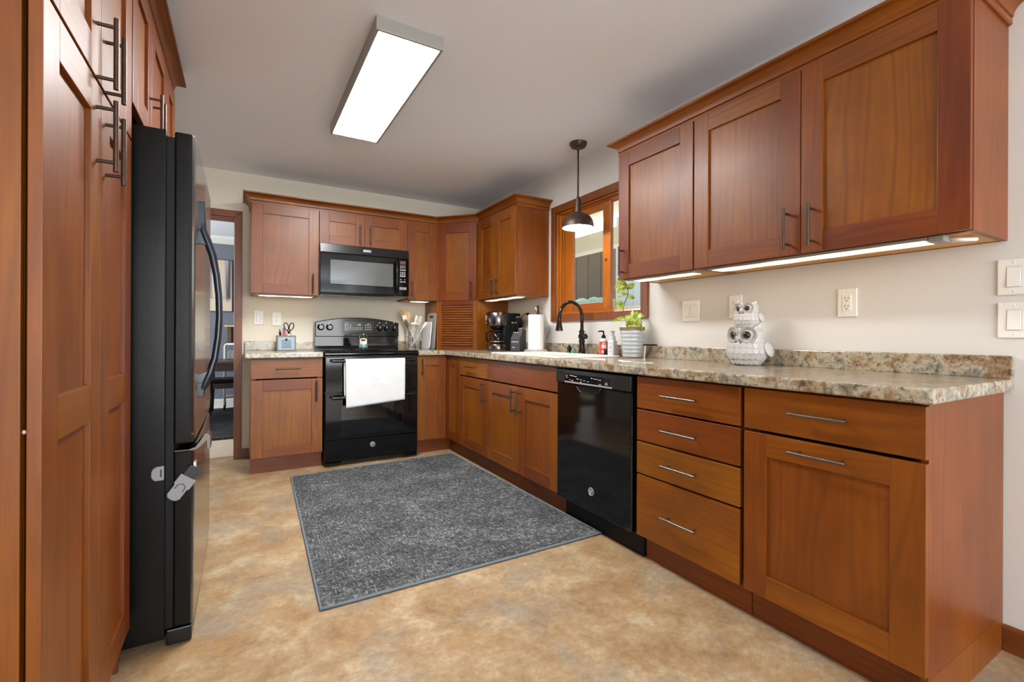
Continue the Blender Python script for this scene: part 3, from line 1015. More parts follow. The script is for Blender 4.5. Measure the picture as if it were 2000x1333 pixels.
# sink
sk = thing('kitchen_sink', 'white drop-in kitchen sink under the window', 'sink', (-0.367, -1.89, 0.9135))
mb = MB()
SXa, SXb, SYa, SYb = -0.245, 0.245, -0.43, 0.43
xs = [SXa, SXa + 0.035, SXb - 0.035, SXb]
ys = [SYa, SYa + 0.035, -0.02, 0.02, SYb - 0.035, SYb]
mb.slab(xs, ys, lambda i, j: not (i == 1 and j in (1, 3)), 0.0005, 0.010, lambda a, b, c: (a, b, c))
mb.build('rim', 'sink', sk, bevel=0.004)
mb = MB()
for (ya, yb) in ((ys[1], ys[2]), (ys[3], ys[4])):
    xa, xb = xs[1], xs[2]
    for bx in ((xa + 0.0, xa + 0.008, ya, yb), (xb - 0.008, xb, ya, yb), (xa, xb, ya, ya + 0.008), (xa, xb, yb - 0.008, yb)):
        mb.box(bx[0], bx[1], bx[2], bx[3], -0.17, 0.004)
    mb.box(xa, xb, ya, yb, -0.178, -0.17)
mb.build('basin', 'sink', sk)


# ------------------------------------------------------------------ appliances
def wthing(name, label, cat, loc, group=None):
    """a thing built in world coordinates: returns its Empty and the matrix that takes world points into it"""
    return thing(name, label, cat, loc, 0, group), Matrix.Translation(-Vector(loc))


def badge(parent, c, r, axis='y', out=-1, xf=None):
    """round silver maker's badge: rim, dark field and the curled monogram"""
    h = 0.003 * out
    mb = MB(xf)
    mb.lathe([(0, 0), (r, 0), (r, h * 0.7), (r * 0.93, h), (r * 0.84, h), (r * 0.80, h * 0.6), (0, h * 0.6)], c, 32, axis)
    b = mb.build('badge', 'badge', parent, sharp=40)
    mb = MB(xf)
    c = Vector(c)

    def P(u, v):
        return c + (Vector((u * r, h * 0.75, v * r)) if axis == 'y' else Vector((h * 0.75, u * r, v * r)))
    mb.lathe([(0, h * 0.62), (r * 0.78, h * 0.62), (r * 0.78, h * 0.66), (0, h * 0.66)], c, 28, axis)
    mb.build('badge_field', 'badge_dark', b)
    mb = MB(xf)
    for sgn in (-1, 1):
        mb.tube([P(sgn * (0.18 + 0.30 * math.cos(t)), 0.22 * math.sin(t) * sgn + 0.02 * sgn + 0.1 * math.sin(2 * t)) for t in [k * 0.35 for k in range(17)]], r * 0.06, 6)
    for k in range(4):
        a = k * PI / 2 + 0.5
        mb.tube([P((0.58 + 0.1 * math.cos(t * 2)) * math.cos(a + t * 0.5), (0.58 + 0.1 * math.cos(t * 2)) * math.sin(a + t * 0.5)) for t in [j * 0.3 for j in range(8)]], r * 0.05, 6)
    mb.build('monogram', 'badge', b)
    return b


# ---- range
RX = -1.2903
rg = thing('kitchen_range', 'black freestanding double-oven electric range under the microwave', 'stove', (RX, -0.675, 0))
MB().box(-0.376, 0.376, 0.035, 0.655, 0.035, 0.893).build('body', 'satin_black', rg, bevel=0.003)
mb = MB()
mb.box(-0.379, 0.379, 0.0, 0.60, 0.893, 0.917)
mb.prism([(-0.012, 0.893), (-0.012, 0.905), (0.0, 0.917), (0.03, 0.917), (0.03, 0.878), (0.0, 0.878)], 'x', -0.379, 0.379)
ck = mb.build('cooktop', 'gloss_black', rg, bevel=0.003)
mb = MB()
for bx, by, br in ((-0.19, 0.17, 0.115), (0.19, 0.17, 0.085), (-0.19, 0.43, 0.08), (0.19, 0.43, 0.105), (0, 0.46, 0.06)):
    mb.tube([(bx + br * math.cos(a), by + br * math.sin(a), 0.9171) for a in [k * PI / 24 for k in range(48)]], 0.0009, 4, closed=True)
mb.build('burner_ring', 'badge_dark', ck)
# backguard: recessed lower panel and arched control panel
mb = MB()
mb.box(-0.376, 0.376, 0.60, 0.655, 0.893, 1.045)
mb.prism([(0.585, 0.917), (0.60, 0.95), (0.60, 0.917)], 'x', -0.376, 0.376)
mb.build('backguard', 'gloss_black', rg, bevel=0.002)
arch = [(-0.373, 1.032), (-0.377, 1.045)] + [(-0.377 + 0.754 * k / 24, 1.165 + 0.044 * (1 - (2 * k / 24 - 1) ** 2)) for k in range(25)] + [(0.377, 1.045), (0.373, 1.032)]
cp = MB().prism(arch, 'y', 0.578, 0.655).build('control_panel', 'gloss_black', rg, bevel=0.006)
MB().box(-0.135, 0.142, 0.5765, 0.58, 1.072, 1.176).build('keypad_glass', 'dark_glass', cp, bevel=0.002)
for cols, tx in (((-0.118, -0.098, -0.076), (-0.115, -0.092)), ((0.062, 0.084, 0.105), (0.075, 0.098))):
    mb = MB()
    for cxk in cols:
        for z in (1.140, 1.121, 1.102):
            mb.box(cxk - 0.006, cxk + 0.006, 0.5755, 0.577, z - 0.0035, z + 0.0035)
    mb.box(tx[0], tx[1], 0.5755, 0.577, 1.152, 1.155)
    mb.build('keypad_lettering', 'greyprint', cp)
mb = MB()
for k in range(6):
    for z in (1.115, 1.101):
        mb.box(-0.052 + k * 0.0165 - 0.003, -0.052 + k * 0.0165 + 0.003, 0.5755, 0.577, z - 0.004, z + 0.004)
mb.build('keypad_lettering', 'greyprint', cp)
MB().box(-0.050, 0.032, 0.5755, 0.577, 1.132, 1.153).build('display', 'badge_dark', cp)
mb = MB()
for k, segs in enumerate(('bc', 'abged', 'abgcd')):
    x0 = -0.012 + k * 0.009 + (0.003 if k else 0)
    sg = {'a': (0, .006, .0145, .0157), 'b': (.005, .006, .008, .015), 'c': (.005, .006, .001, .008), 'd': (0, .006, 0, .0012), 'e': (0, .001, .001, .008), 'g': (0, .006, .0073, .0085)}
    for s in segs:
        q = sg[s]
        mb.box(x0 + q[0], x0 + q[1], 0.5745, 0.576, 1.1345 + q[2], 1.1345 + q[3])
mb.build('clock_digits', 'green_led', cp)
for kx in (-0.330, -0.256, 0.191, 0.255, 0.330):
    k = MB().lathe([(0, 0.578), (0.030, 0.578), (0.030, 0.572), (0.024, 0.570), (0.021, 0.552), (0.018, 0.549), (0, 0.549)], (kx, 0, 1.118), 28, 'y').build('knob', 'gloss_black', cp, sharp=35)
    MB().box(kx - 0.0025, kx + 0.0025, 0.546, 0.549, 1.112, 1.134).build('pointer', 'greyprint', k)
for kx in (-0.330, -0.256, 0.191, 0.255, 0.330):
    mb = MB()
    for t in range(7):
        a = -0.7 + t * (PI + 1.4) / 6
        mb.box(kx + 0.037 * math.cos(a) - 0.002, kx + 0.037 * math.cos(a) + 0.002, 0.5765, 0.578, 1.118 + 0.037 * math.sin(a) - 0.0013, 1.118 + 0.037 * math.sin(a) + 0.0013)
    mb.box(kx - 0.008, kx + 0.008, 0.5765, 0.578, 1.163, 1.168)
    mb.build('dial_lettering', 'greyprint', cp)


def oven_door(name, z0, z1, wz0, wz1, hz):
    mb = MB()
    o = mb.box(-0.374, 0.374, 0.0, 0.034, z0, z1).build(name, 'gloss_black', rg, bevel=0.004)
    MB().box(-0.255, 0.255, -0.0015, 0.002, wz0, wz1).build('oven_window', 'dark_glass', o, bevel=0.001)
    mb = MB()
    mb.tube([(-0.332, -0.052, hz), (0.332, -0.052, hz)], 0.0125, 14)
    for s in (-1, 1):
        mb.tube([(s * 0.318, 0.0, hz), (s * 0.318, -0.052, hz)], [0.014, 0.011], 10)
    mb.build('handle', 'satin_black', o, sharp=50)
    return o


oven_door('oven_door', 0.592, 0.872, 0.625, 0.790, 0.842)
oven_door('oven_door', 0.212, 0.586, 0.245, 0.490, 0.552)
mb = MB()
mb.box(-0.374, 0.374, 0.0, 0.034, 0.055, 0.207)
mb.prism([(-0.374, 0.055), (-0.374, 0.012), (-0.27, 0.012), (-0.24, 0.040), (0.24, 0.040), (0.27, 0.012), (0.374, 0.012), (0.374, 0.055)], 'y', 0.012, 0.034)
bp = mb.build('bottom_panel', 'gloss_black', rg, bevel=0.003)
badge(bp, (-0.006, 0.0, 0.150), 0.021)
for lx in (-0.34, 0.34):
    for ly in (0.08, 0.60):
        MB().cyl((lx, ly, 0.0), (lx, ly, 0.04), 0.016).build('leveling_foot', 'matte_black', rg)

# towel over the upper handle
tw = MB()
n, m = 36, 44
pathp = []
xo, zo = -0.052, 0.842
L0, L1 = 0.28, 0.350
for k in range(m + 1):
    s = -L0 + (L0 + L1 + PI * 0.0155) * k / m
    if s < 0:
        pathp.append((xo + 0.0155, zo + s))
    elif s < PI * 0.0155:
        a = s / 0.0155
        pathp.append((xo + 0.0155 * math.cos(a), zo + 0.0155 * math.sin(a)))
    else:
        pathp.append((xo - 0.0155, zo - (s - PI * 0.0155)))
G = []
for i in range(n + 1):
    row = []
    u = i / n
    for k, (yy, zz) in enumerate(pathp):
        front = yy < xo
        x = -0.234 + 0.478 * u + (0 if front else -0.008)
        dz = 0
        if zz < zo:
            f = (zo - zz) / 0.35
            dz = (0.020 * (u - 0.5) * 2 * f) if front else 0
            x += 0.004 * f * (1 - 2 * u)
        bul = 0.0035 * math.sin(u * 9 + zz * 13) * min(1, (zo - zz) / 0.1) if zz < zo else 0
        cx_, cz_ = u - 0.52, (zz - 0.665) / 0.48
        rr = math.hypot(cx_, cz_)
        th = math.atan2(cz_, cx_)
        bul += 0.006 * math.exp(-(rr / 0.11) ** 2) * math.cos(3 * th + 9 * rr) if front else 0
        row.append(tw.v((x, yy - abs(bul) * (1 if front else -0.3) - (0.004 * min(1, max(0, (zo - zz) / 0.3)) if front else 0), zz + dz)))
    G.append(row)
for i in range(n):
    for k in range(m):
        tw.face([G[i][k], G[i + 1][k], G[i + 1][k + 1], G[i][k + 1]], None, 0.5, True)
o = tw.build('dish_towel', 'towel', None, solid=0.004)
o.location = (RX, -0.675, 0)
tag(o, 'white dish towel draped over the upper oven door handle', 'towel')

# ---- microwave
mw, xf = wthing('microwave_oven', 'black over-the-range microwave above the stove', 'microwave', (-1.2903, -0.20, 1.388))
mb = MB(xf)
mb.box(-1.668, -0.912, -0.362, -0.006, 1.402, 1.818)
mb.build('body', 'satin_black', mw, bevel=0.003)
mb = MB(xf)
mb.prism([(-0.39, 1.402), (-0.38, 1.388), (-0.02, 1.388), (-0.02, 1.402)], 'x', -1.660, -0.920)
mb.build('hood_underside', 'steel', mw)
mb = MB(xf)
for k in range(4):
    mb.box(-1.62 + k * 0.175, -1.47 + k * 0.175, -0.34, -0.24, 1.385, 1.389)
mb.build('grease_filter', 'fixture', mw)
mb = MB(xf)
mb.prism([(-0.362, 1.745), (-0.402, 1.745), (-0.396, 1.82), (-0.362, 1.82)], 'x', -1.669, -0.911)
tv = mb.build('top_vent', 'satin_black', mw, bevel=0.003)
MB(xf).box(-1.318, -1.250, -0.4025, -0.399, 1.773, 1.793).build('name_plate', 'badge', tv, bevel=0.001)
mb = MB(xf)
for k in range(9):
    mb.box(-1.312 + k * 0.0068, -1.3085 + k * 0.0068, -0.4035, -0.4024, 1.778, 1.788)
mb.build('lettering', 'badge_dark', tv)
mb = MB(xf)
mb.slab([-1.669, -1.588, -1.055, -1.012], [1.406, 1.482, 1.688, 1.742], lambda i, j: not (i == 1 and j == 1), -0.404, -0.364, lambda a, b, c: (a, c, b))
dr = mb.build('door', 'gloss_black', mw, bevel=0.004)
MB(xf).box(-1.590, -1.053, -0.396, -0.385, 1.480, 1.690).build('door_window', 'micro_glass', dr)
mb = MB(xf)
mb.tube([(-1.030, -0.404, 1.722), (-1.030, -0.432, 1.705), (-1.030, -0.440, 1.60), (-1.030, -0.440, 1.53), (-1.030, -0.432, 1.448), (-1.030, -0.404, 1.432)], 0.009, 10)
mb.build('handle', 'satin_black', dr)
mb = MB(xf)
mb.box(-1.009, -0.911, -0.402, -0.364, 1.406, 1.742)
cp = mb.build('control_panel', 'gloss_black', mw, bevel=0.003)
MB(xf).box(-0.992, -0.942, -0.4035, -0.401, 1.690, 1.722).build('display', 'amber', cp)
mb = MB(xf)
for r, z in enumerate((1.676, 1.661, 1.640, 1.619, 1.606, 1.594, 1.582, 1.553, 1.533)):
    for k in range(3):
        w = 0.0065 if r in (2, 6, 8) else 0.0045
        if r == 7 and k == 1:
            continue
        mb.box(-0.986 + k * 0.018 - w, -0.986 + k * 0.018 + w, -0.4035, -0.401, z - 0.004, z + 0.004)
mb.build('lettering', 'greyprint', cp)
MB(xf).box(-0.996, -0.934, -0.4035, -0.401, 1.462, 1.484).build('name_plate', 'badge', cp)
mb = MB(xf)
for k in range(7):
    mb.box(-0.992 + k * 0.0082, -0.987 + k * 0.0082, -0.4045, -0.4034, 1.471, 1.481)
mb.box(-0.992, -0.938, -0.4045, -0.4034, 1.4655, 1.4675)
mb.build('lettering', 'badge_dark', cp)

# ---- dishwasher
dw = rthing('dishwasher', 'black dishwasher between the sink cabinet and the drawer stack', -2.3475, cat='dishwasher')
MB().box(0.004, 0.618, 0.035, 0.60, 0.115, 0.860).build('body', 'matte_black', dw)
mb = MB()
mb.box(0.003, 0.600, -0.006, 0.034, 0.122, 0.781)
dd = mb.build('door', 'gloss_black', dw, bevel=0.005)
badge(dd, (0.3085, -0.006, 0.231), 0.0215)
poly = [(0.185, 0.781), (0.200, 0.757), (0.226, 0.744), (0.345, 0.744), (0.368, 0.755), (0.386, 0.781)]
MB().prism(poly, 'y', -0.0068, -0.0055).build('pocket_shade_plate', 'matte_black', dd)  # flat dark plate on the door face, painted in for the pocket's shade
mb = MB()
mb.tube([(p[0], -0.0085, p[1]) for p in poly], 0.004, 8)
mb.build('pocket_handle', 'satin_black', dd)
mb = MB()
mb.prism([(0.034, 0.784), (-0.012, 0.784), (-0.016, 0.79), (-0.014, 0.858), (-0.008, 0.862), (0.034, 0.862)], 'x', 0.001, 0.602)
cp = mb.build('control_panel', 'satin_black', dw, bevel=0.002)
MB().prism([(-0.0145, 0.797), (-0.018, 0.797), (-0.0165, 0.838), (-0.0135, 0.838)], 'x', 0.09, 0.472).build('display_strip', 'gloss_black', cp, bevel=0.001)
MB().box(0.088, 0.474, -0.0195, -0.013, 0.7885, 0.7965).build('trim_strip', 'badge', cp, bevel=0.001)
mb = MB()
for z in (0.845, 0.836):
    mb.box(0.020, 0.078, -0.0155, -0.013, z - 0.002, z + 0.002)
mb.build('vent_slot', 'matte_black', cp)
mb = MB()
for x0, x1, z in ((.100, .113, .828), (.103, .113, .818), (.135, .150, .830), (.155, .170, .829), (.176, .196, .827), (.132, .140, .806), (.150, .168, .803), (.196, .215, .815), (.228, .240, .813),
                  (.255, .268, .810), (.286, .298, .808), (.226, .240, .801), (.318, .328, .828), (.340, .352, .826), (.358, .368, .826), (.376, .396, .824), (.380, .398, .8005), (.425, .446, .806), (.429, .442, .813)):
    mb.box(x0, x1, -0.0188, -0.0150, z - 0.0018, z + 0.0018)
mb.build('lettering', 'greyprint', cp)
MB().box(0.310, 0.400, -0.0186, -0.015, 0.8065, 0.8125).build('indicator_window', 'matte_black', cp)
MB().box(0.003, 0.618, 0.060, 0.075, 0.0, 0.118).build('toe_kick', 'matte_black', dw)
MB().box(0.6005, 0.6235, 0.022, 0.10, 0.118, 0.862).build('side_strip', 'matte_black', dw)

# ---- refrigerator
fr, xf = wthing('refrigerator', 'black bottom-freezer refrigerator beside the pantry', 'refrigerator', (-2.75, -2.18, 0))
FY0, FY1 = -2.640, -1.728
MB(xf).box(-3.12, -2.448, FY0, FY1, 0.03, 1.734).build('body', 'leather_black', fr, bevel=0.004)
MB(xf).box(-2.448, -2.4265, FY0 + 0.010, FY1 - 0.010, 0.06, 1.715).build('door_gasket', 'matte_black', fr)


def fdoor(name, z0, z1):
    mb = MB(xf)
    pr = [(-2.4265, FY0 + 0.002), (-2.386, FY0), (-2.377, FY0 + 0.003), (-2.3715, FY0 + 0.011), (-2.369, FY0 + 0.03), (-2.366, (FY0 + FY1) / 2), (-2.369, FY1 - 0.03), (-2.3715, FY1 - 0.011), (-2.377, FY1 - 0.003), (-2.386, FY1), (-2.4265, FY1 - 0.002)]
    mb.prism(pr, 'z', z0, z1)
    o = mb.build(name, ['leather_black', 'fridge_front'], fr, bevel=0.006)
    for p in o.data.polygons:
        if p.normal.x > 0.8:
            p.material_index = 1
    return o


fd = fdoor('door', 0.678, 1.734)
ff = fdoor('freezer_drawer', 0.062, 0.654)
mb = MB(xf)
hp = [(-2.362, 1.553), (-2.360, 1.50), (-2.358, 1.445), (-2.343, 1.405), (-2.326, 1.35), (-2.314, 1.28), (-2.306, 1.20), (-2.304, 1.12), (-2.308, 1.04), (-2.318, 0.96), (-2.334, 0.90), (-2.352, 0.855), (-2.360, 0.84), (-2.361, 0.815)]
mb.tube([(x, -2.446, z) for x, z in hp], [.009, .010, .013, .014, .013, .012, .0115, .0115, .0115, .012, .014, .014, .011, .009], 12)
for za, zb in ((1.445, 1.553), (0.815, 0.868)):
    mb.box(-2.372, -2.352, -2.457, -2.435, za, zb)
mb.prism([(-2.371, 1.45), (-2.356, 1.45), (-2.322, 1.35), (-2.330, 1.345), (-2.345, 1.385), (-2.371, 1.395)], 'y', -2.455, -2.437)
mb.prism([(-2.371, 0.86), (-2.352, 0.855), (-2.320, 0.94), (-2.330, 0.945), (-2.345, 0.91), (-2.371, 0.90)], 'y', -2.455, -2.437)
mb.build('handle', 'fridge_handle', fd, bevel=0.002)
mb = MB(xf)
mb.prism([(-2.425, 0.657), (-2.385, 0.657), (-2.366, 0.664), (-2.352, 0.684), (-2.342, 0.702), (-2.328, 0.706), (-2.321, 0.698), (-2.321, 0.655), (-2.328, 0.648), (-2.333, 0.652), (-2.334, 0.680), (-2.345, 0.668), (-2.360, 0.654), (-2.385, 0.650), (-2.425, 0.652)], 'y', FY0 + 0.006, FY0 + 0.075)
mb.build('handle', 'dark_steel', ff, bevel=0.0015)
MB(xf).box(-2.445, -2.374, FY0 + 0.004, FY1 - 0.004, 0.004, 0.056).build('base_grille', 'satin_black', fr, bevel=0.004)
mb = MB(xf)
for y in (FY1 - 0.05,):
    mb.box(-2.47, -2.39, y - 0.02, y + 0.02, 1.734, 1.748)
mb.build('hinge_cover', 'satin_black', fr, bevel=0.004)
MB(xf).cyl((-2.40, FY1 - 0.05, 0.0), (-2.40, FY1 - 0.05, 0.006), 0.02).build('leveling_foot', 'matte_black', fr)
# child-safety latch stuck on the side and the door edge
mb = MB(xf)
mb.prism([(-2.4505, 0.566), (-2.4505, 0.613), (-2.470, 0.612), (-2.480, 0.606), (-2.4845, 0.596), (-2.4845, 0.578), (-2.479, 0.568), (-2.472, 0.565)], 'y', -2.6415, -2.648)
pl = mb.build('latch_plate', 'latch', fr, bevel=0.0015, label='grey plastic latch plate on the refrigerator side')
MB(xf).box(-2.4605, -2.4565, -2.6485, -2.6475, 0.577, 0.602).build('latch_slot', 'slot', pl)
RL = Matrix.Translation(-Vector((-2.75, -2.18, 0))) @ Matrix.Translation((-2.4245, -2.642, 0.5075)) @ Matrix.Rotation(-0.95, 4, 'Y')
mb = MB(RL)
mb.prism([(0.0, -0.021), (0.035, -0.021), (0.037, -0.026), (0.072, -0.026), (0.072, 0.026), (0.037, 0.026), (0.035, 0.021), (0.0, 0.021), (-0.010, 0.014), (-0.013, 0.0), (-0.010, -0.014)], 'y', -0.001, -0.010)
lt = mb.build('safety_latch', 'latch', fr, bevel=0.002, label='grey plastic latch buckle hanging on its strap')
mb = MB(RL)
mb.tube([(0.024, -0.0105, -0.013), (0.040, -0.0105, -0.012), (0.047, -0.0105, 0.0), (0.040, -0.0105, 0.012), (0.024, -0.0105, 0.013)], 0.0012, 6)
mb.build('buckle_outline', 'slot', lt)
mb = MB(RL)
mb.box(0.066, 0.108, -0.006, -0.002, -0.020, 0.020)
mb.build('strap', 'strap', lt, bevel=0.001)
mb = MB(xf)
mb.box(-2.372, -2.3605, -2.640, -2.615, 0.575, 0.615)
mb.build('strap_anchor', 'chrome', lt, bevel=0.002)

# ------------------------------------------------------------------ lamps
# ceiling panel
cl = thing('ceiling_light', 'rectangular grey-framed flat panel light on the ceiling', 'ceiling light', (-1.585, -1.95, 2.42))
ax, ay, hz = 0.152, 0.602, -0.062
mb = MB()
mb.slab([-ax, -ax + 0.013, ax - 0.013, ax], [-ay, -ay + 0.013, ay - 0.013, ay], lambda i, j: not (i == 1 and j == 1), hz, -0.001, lambda a, b, c: (a, b, c))
mb.build('frame', 'fixture', cl, bevel=0.0015)
MB().box(-ax + 0.012, ax - 0.012, -ay + 0.012, ay - 0.012, hz + 0.004, hz + 0.008).build('diffuser', 'panel_light', cl)

# pendant over the sink
pd = thing('pendant_lamp', 'dark bronze dome pendant lamp over the sink', 'pendant lamp', (-0.168, -1.935, 2.42))
MB().lathe([(0, 0), (0.062, 0), (0.062, -0.012), (0.050, -0.030), (0.014, -0.036), (0.010, -0.05), (0, -0.05)], (0, 0, 0), 32).build('canopy', 'bronze', pd, sharp=40)
MB().cyl((0, 0, -0.045), (0, 0, -0.385), 0.0062, seg=12).build('rod', 'bronze', pd)
MB().lathe([(0, -0.380), (0.008, -0.380), (0.012, -0.392), (0.018, -0.395), (0.018, -0.410), (0.021, -0.412), (0.021, -0.445), (0.025, -0.448), (0.025, -0.492), (0.030, -0.496), (0.030, -0.506), (0, -0.506)], (0, 0, 0), 24).build('socket', 'bronze', pd, sharp=35)
pr = []
for k in range(13):
    a = k / 12 * PI / 2
    pr.append((0.028 + (0.113 - 0.028) * math.sin(a), -0.500 - 0.098 * (1 - math.cos(a)) / 1.0))
outer = [(r, z) for r, z in pr]
shade = MB().lathe(outer + [(0.1135, -0.604), (0.110, -0.604)], (0, 0, 0), 40).build('shade', 'bronze', pd, sharp=50)
MB().lathe([(r - 0.003, z - 0.002) for r, z in pr] + [(0.110, -0.604)], (0, 0, 0), 40).build('shade_lining', 'shade_in', shade, sharp=60)
MB().ball((0, 0, -0.558), (0.026, 0.026, 0.030), 20, 12).build('bulb', 'bulb', pd)


def strip(label, loc, rz, ln, wd=0.085):
    t = thing('cabinet_light', label, 'cabinet light', loc, rz)
    mb = MB()
    mb.box(0, ln, 0, wd, -0.012, -0.001)
    mb.build('housing', 'fixture', t, bevel=0.001)
    MB().box(0.018, ln - 0.010, 0.008, wd - 0.008, -0.0145, -0.0115).build('diffuser', 'strip_light', t)
    return t


zl = UZ + LIP + 0.001
strip('warm light strip under the wall cabinet left of the microwave', (-2.130, -0.292, zl), 0, 0.425)
strip('short warm light strip under the narrow cabinet right of the microwave', (-0.862, -0.292, zl), 0, 0.19)
strip('warm light strip under the cabinet above the coffee maker', (-0.292, -0.695, zl), R90, 0.60)
strip('warm light strip under the wall cabinet nearest the window', (-0.292, -2.58, zl), R90, 0.43)
lt = strip('long warm light strip under the wide wall cabinet at the counter end', (-0.292, -3.095, zl), R90, 0.83, 0.10)
mb = MB()
mb.box(0.832, 0.872, 0.0, 0.07, -0.020, -0.001)
mb.build('end_connector', 'fixture', lt, bevel=0.002)
cb = MB()
cb.tube([(0.872, 0.05, -0.010), (0.90, 0.055, -0.016), (0.925, 0.085, -0.016), (0.905, 0.12, -0.012), (0.88, 0.10, -0.010), (0.865, 0.075, -0.012)], 0.006, 8)
cb.build('cable', 'white', lt, label='short white cable loop')

# ------------------------------------------------------------------ outlets and switches


def plate(name, label, cat, c, rz, w, kind):
    t = thing(name, label, cat, c, rz)
    MB().box(-w / 2, w / 2, -0.0065, 0, -0.060, 0.060).build('plate', 'white', t, bevel=0.003)
    n = 2 if kind == 'double' else 1
    for k in range(n):
        dx = (k - (n - 1) / 2) * 0.046
        if kind == 'outlet':
            MB().box(dx - 0.0165, dx + 0.0165, -0.009, -0.004, -0.034, 0.034).build('socket', 'white', t, bevel=0.0012)
            mb = MB()
            for z in (-0.018, 0.016):
                mb.box(dx - 0.0075, dx - 0.0055, -0.0096, -0.0085, z - 0.001, z + 0.008)
                mb.box(dx + 0.0055, dx + 0.0072, -0.0096, -0.0085, z, z + 0.008)
                mb.lathe([(0, -0.0096), (0.0024, -0.0096), (0.0024, -0.0085), (0, -0.0085)], (dx, 0, z - 0.008), 12, 'y')
            mb.build('socket_slots', 'slot', t)
        else:
            mb = MB()
            mb.prism([(-0.0065, -0.033), (-0.011, -0.033), (-0.0075, 0.033), (-0.0055, 0.033)], 'x', dx - 0.0165, dx + 0.0165)
            mb.build('rocker', 'white', t, bevel=0.001)
            MB().slab([dx - 0.0182, dx - 0.0168, dx + 0.0168, dx + 0.0182], [-0.0347, -0.0333, 0.0333, 0.0347], lambda i, j: not (i == 1 and j == 1), -0.0067, -0.006, lambda a, b, c: (a, c, b)).build('rocker_gap', 'utgrey', t)
    mb = MB()
    for z in (-0.048, 0.048):
        mb.lathe([(0, -0.0075), (0.003, -0.0072), (0.003, -0.006)], (0, 0, z), 12, 'y')
    mb.build('screw', 'white', t)
    return t


plate('light_switch', 'white rocker light switch on the back wall near the doorway', 'switch', (-2.108, -0.001, 1.195), 0, 0.072, 'single')
plate('power_outlet', 'white power outlet on the back wall above the scissors crate', 'outlet', (-1.968, -0.001, 1.186), 0, 0.072, 'outlet')
plate('light_switch', 'white double rocker switch between the potted plant and the owls', 'switch', (-0.001, -2.767, 1.196), R90, 0.117, 'double')
plate('power_outlet', 'white power outlet half hidden behind the owl figurine', 'outlet', (-0.001, -3.048, 1.206), R90, 0.072, 'outlet')
plate('power_outlet', 'white power outlet on the window wall right of the owls', 'outlet', (-0.001, -3.565, 1.196), R90, 0.074, 'outlet')
plate('light_switch', 'upper of the two white rocker switches beyond the counter end', 'switch', (-0.001, -4.0585, 1.2535), R90, 0.080, 'single')
plate('light_switch', 'lower of the two white rocker switches beyond the counter end', 'switch', (-0.001, -4.0595, 1.1095), R90, 0.080, 'single')

# ------------------------------------------------------------------ rug
rg_pts = [(-1.915, -0.800), (-0.628, -0.745), (-0.583, -2.668), (-1.965, -2.672)]
mb = MB()
mb.prism(rg_pts, 'z', 0.001, 0.010)
rug = mb.build('area_rug', 'rug', None, bevel=0.002)
tag(rug, 'charcoal woven rug with a pale blue-grey edge in front of the sink cabinets', 'rug')
mb = MB()
N = 4
loop = []
for i in range(N):
    a, b = Vector((*rg_pts[i], 0.0075)), Vector((*rg_pts[(i + 1) % N], 0.0075))
    for k in range(12):
        loop.append(a.lerp(b, k / 12))
mb.tube(loop, 0.0055, 8, closed=True)
mb.build('edge_binding', 'rugedge', rug)

# ------------------------------------------------------------------ counter things
CTZ = 0.9137


def at(u, v0, d, base):
    """offset from a base point: u metres to the right as seen from the room, d metres away, v0 up"""
    return Vector((base[0] + 0.8653 * u + 0.5012 * d, base[1] - 0.5012 * u + 0.8653 * d, base[2] + v0))


# faucet
fc = thing('kitchen_faucet', 'dark bronze gooseneck pull-down faucet behind the sink', 'faucet', (-0.078, -1.872, CTZ))
MB().lathe([(0, 0), (0.030, 0), (0.031, 0.006), (0.027, 0.012), (0.024, 0.030), (0.020, 0.060), (0.019, 0.085), (0.023, 0.092), (0.023, 0.100), (0.020, 0.106), (0.020, 0.116), (0.027, 0.122), (0.027, 0.142), (0.020, 0.148), (0.019, 0.158), (0.022, 0.163), (0.022, 0.170), (0.0145, 0.176), (0.013, 0.19), (0, 0.19)], (0, 0, 0), 28).build('base', 'oil_bronze', fc, sharp=35)
pth = [(0, 0, 0.18), (0, 0, 0.265)]
for k in range(13):
    a = k / 12 * PI * 0.97
    pth.append((-0.100 + 0.100 * math.cos(a), 0, 0.272 + 0.108 * math.sin(a)))
pth.append((-0.2035, 0, 0.262))
sp = MB().tube(pth, 0.0125, 16).build('spout', 'oil_bronze', fc)
MB().lathe([(0, 0.268), (0.0145, 0.268), (0.0155, 0.258), (0.0150, 0.250), (0.017, 0.238), (0.022, 0.205), (0.027, 0.180), (0.0265, 0.170), (0, 0.168)], (-0.2045, 0, 0), 24).build('spray_head', 'oil_bronze', sp, sharp=40)
mb = MB()
mb.tube([(0.0, -0.015, 0.128), (0.0, -0.036, 0.130)], [0.016, 0.018], 16)
mb.ball((0.0, -0.042, 0.130), 0.0185, 16, 10)
mb.tube([(0.0, -0.046, 0.134), (-0.012, -0.058, 0.146), (-0.022, -0.072, 0.150), (-0.03, -0.085, 0.148)], [0.007, 0.0065, 0.0055, 0.004], 10)
mb.build('lever_handle', 'oil_bronze', fc)

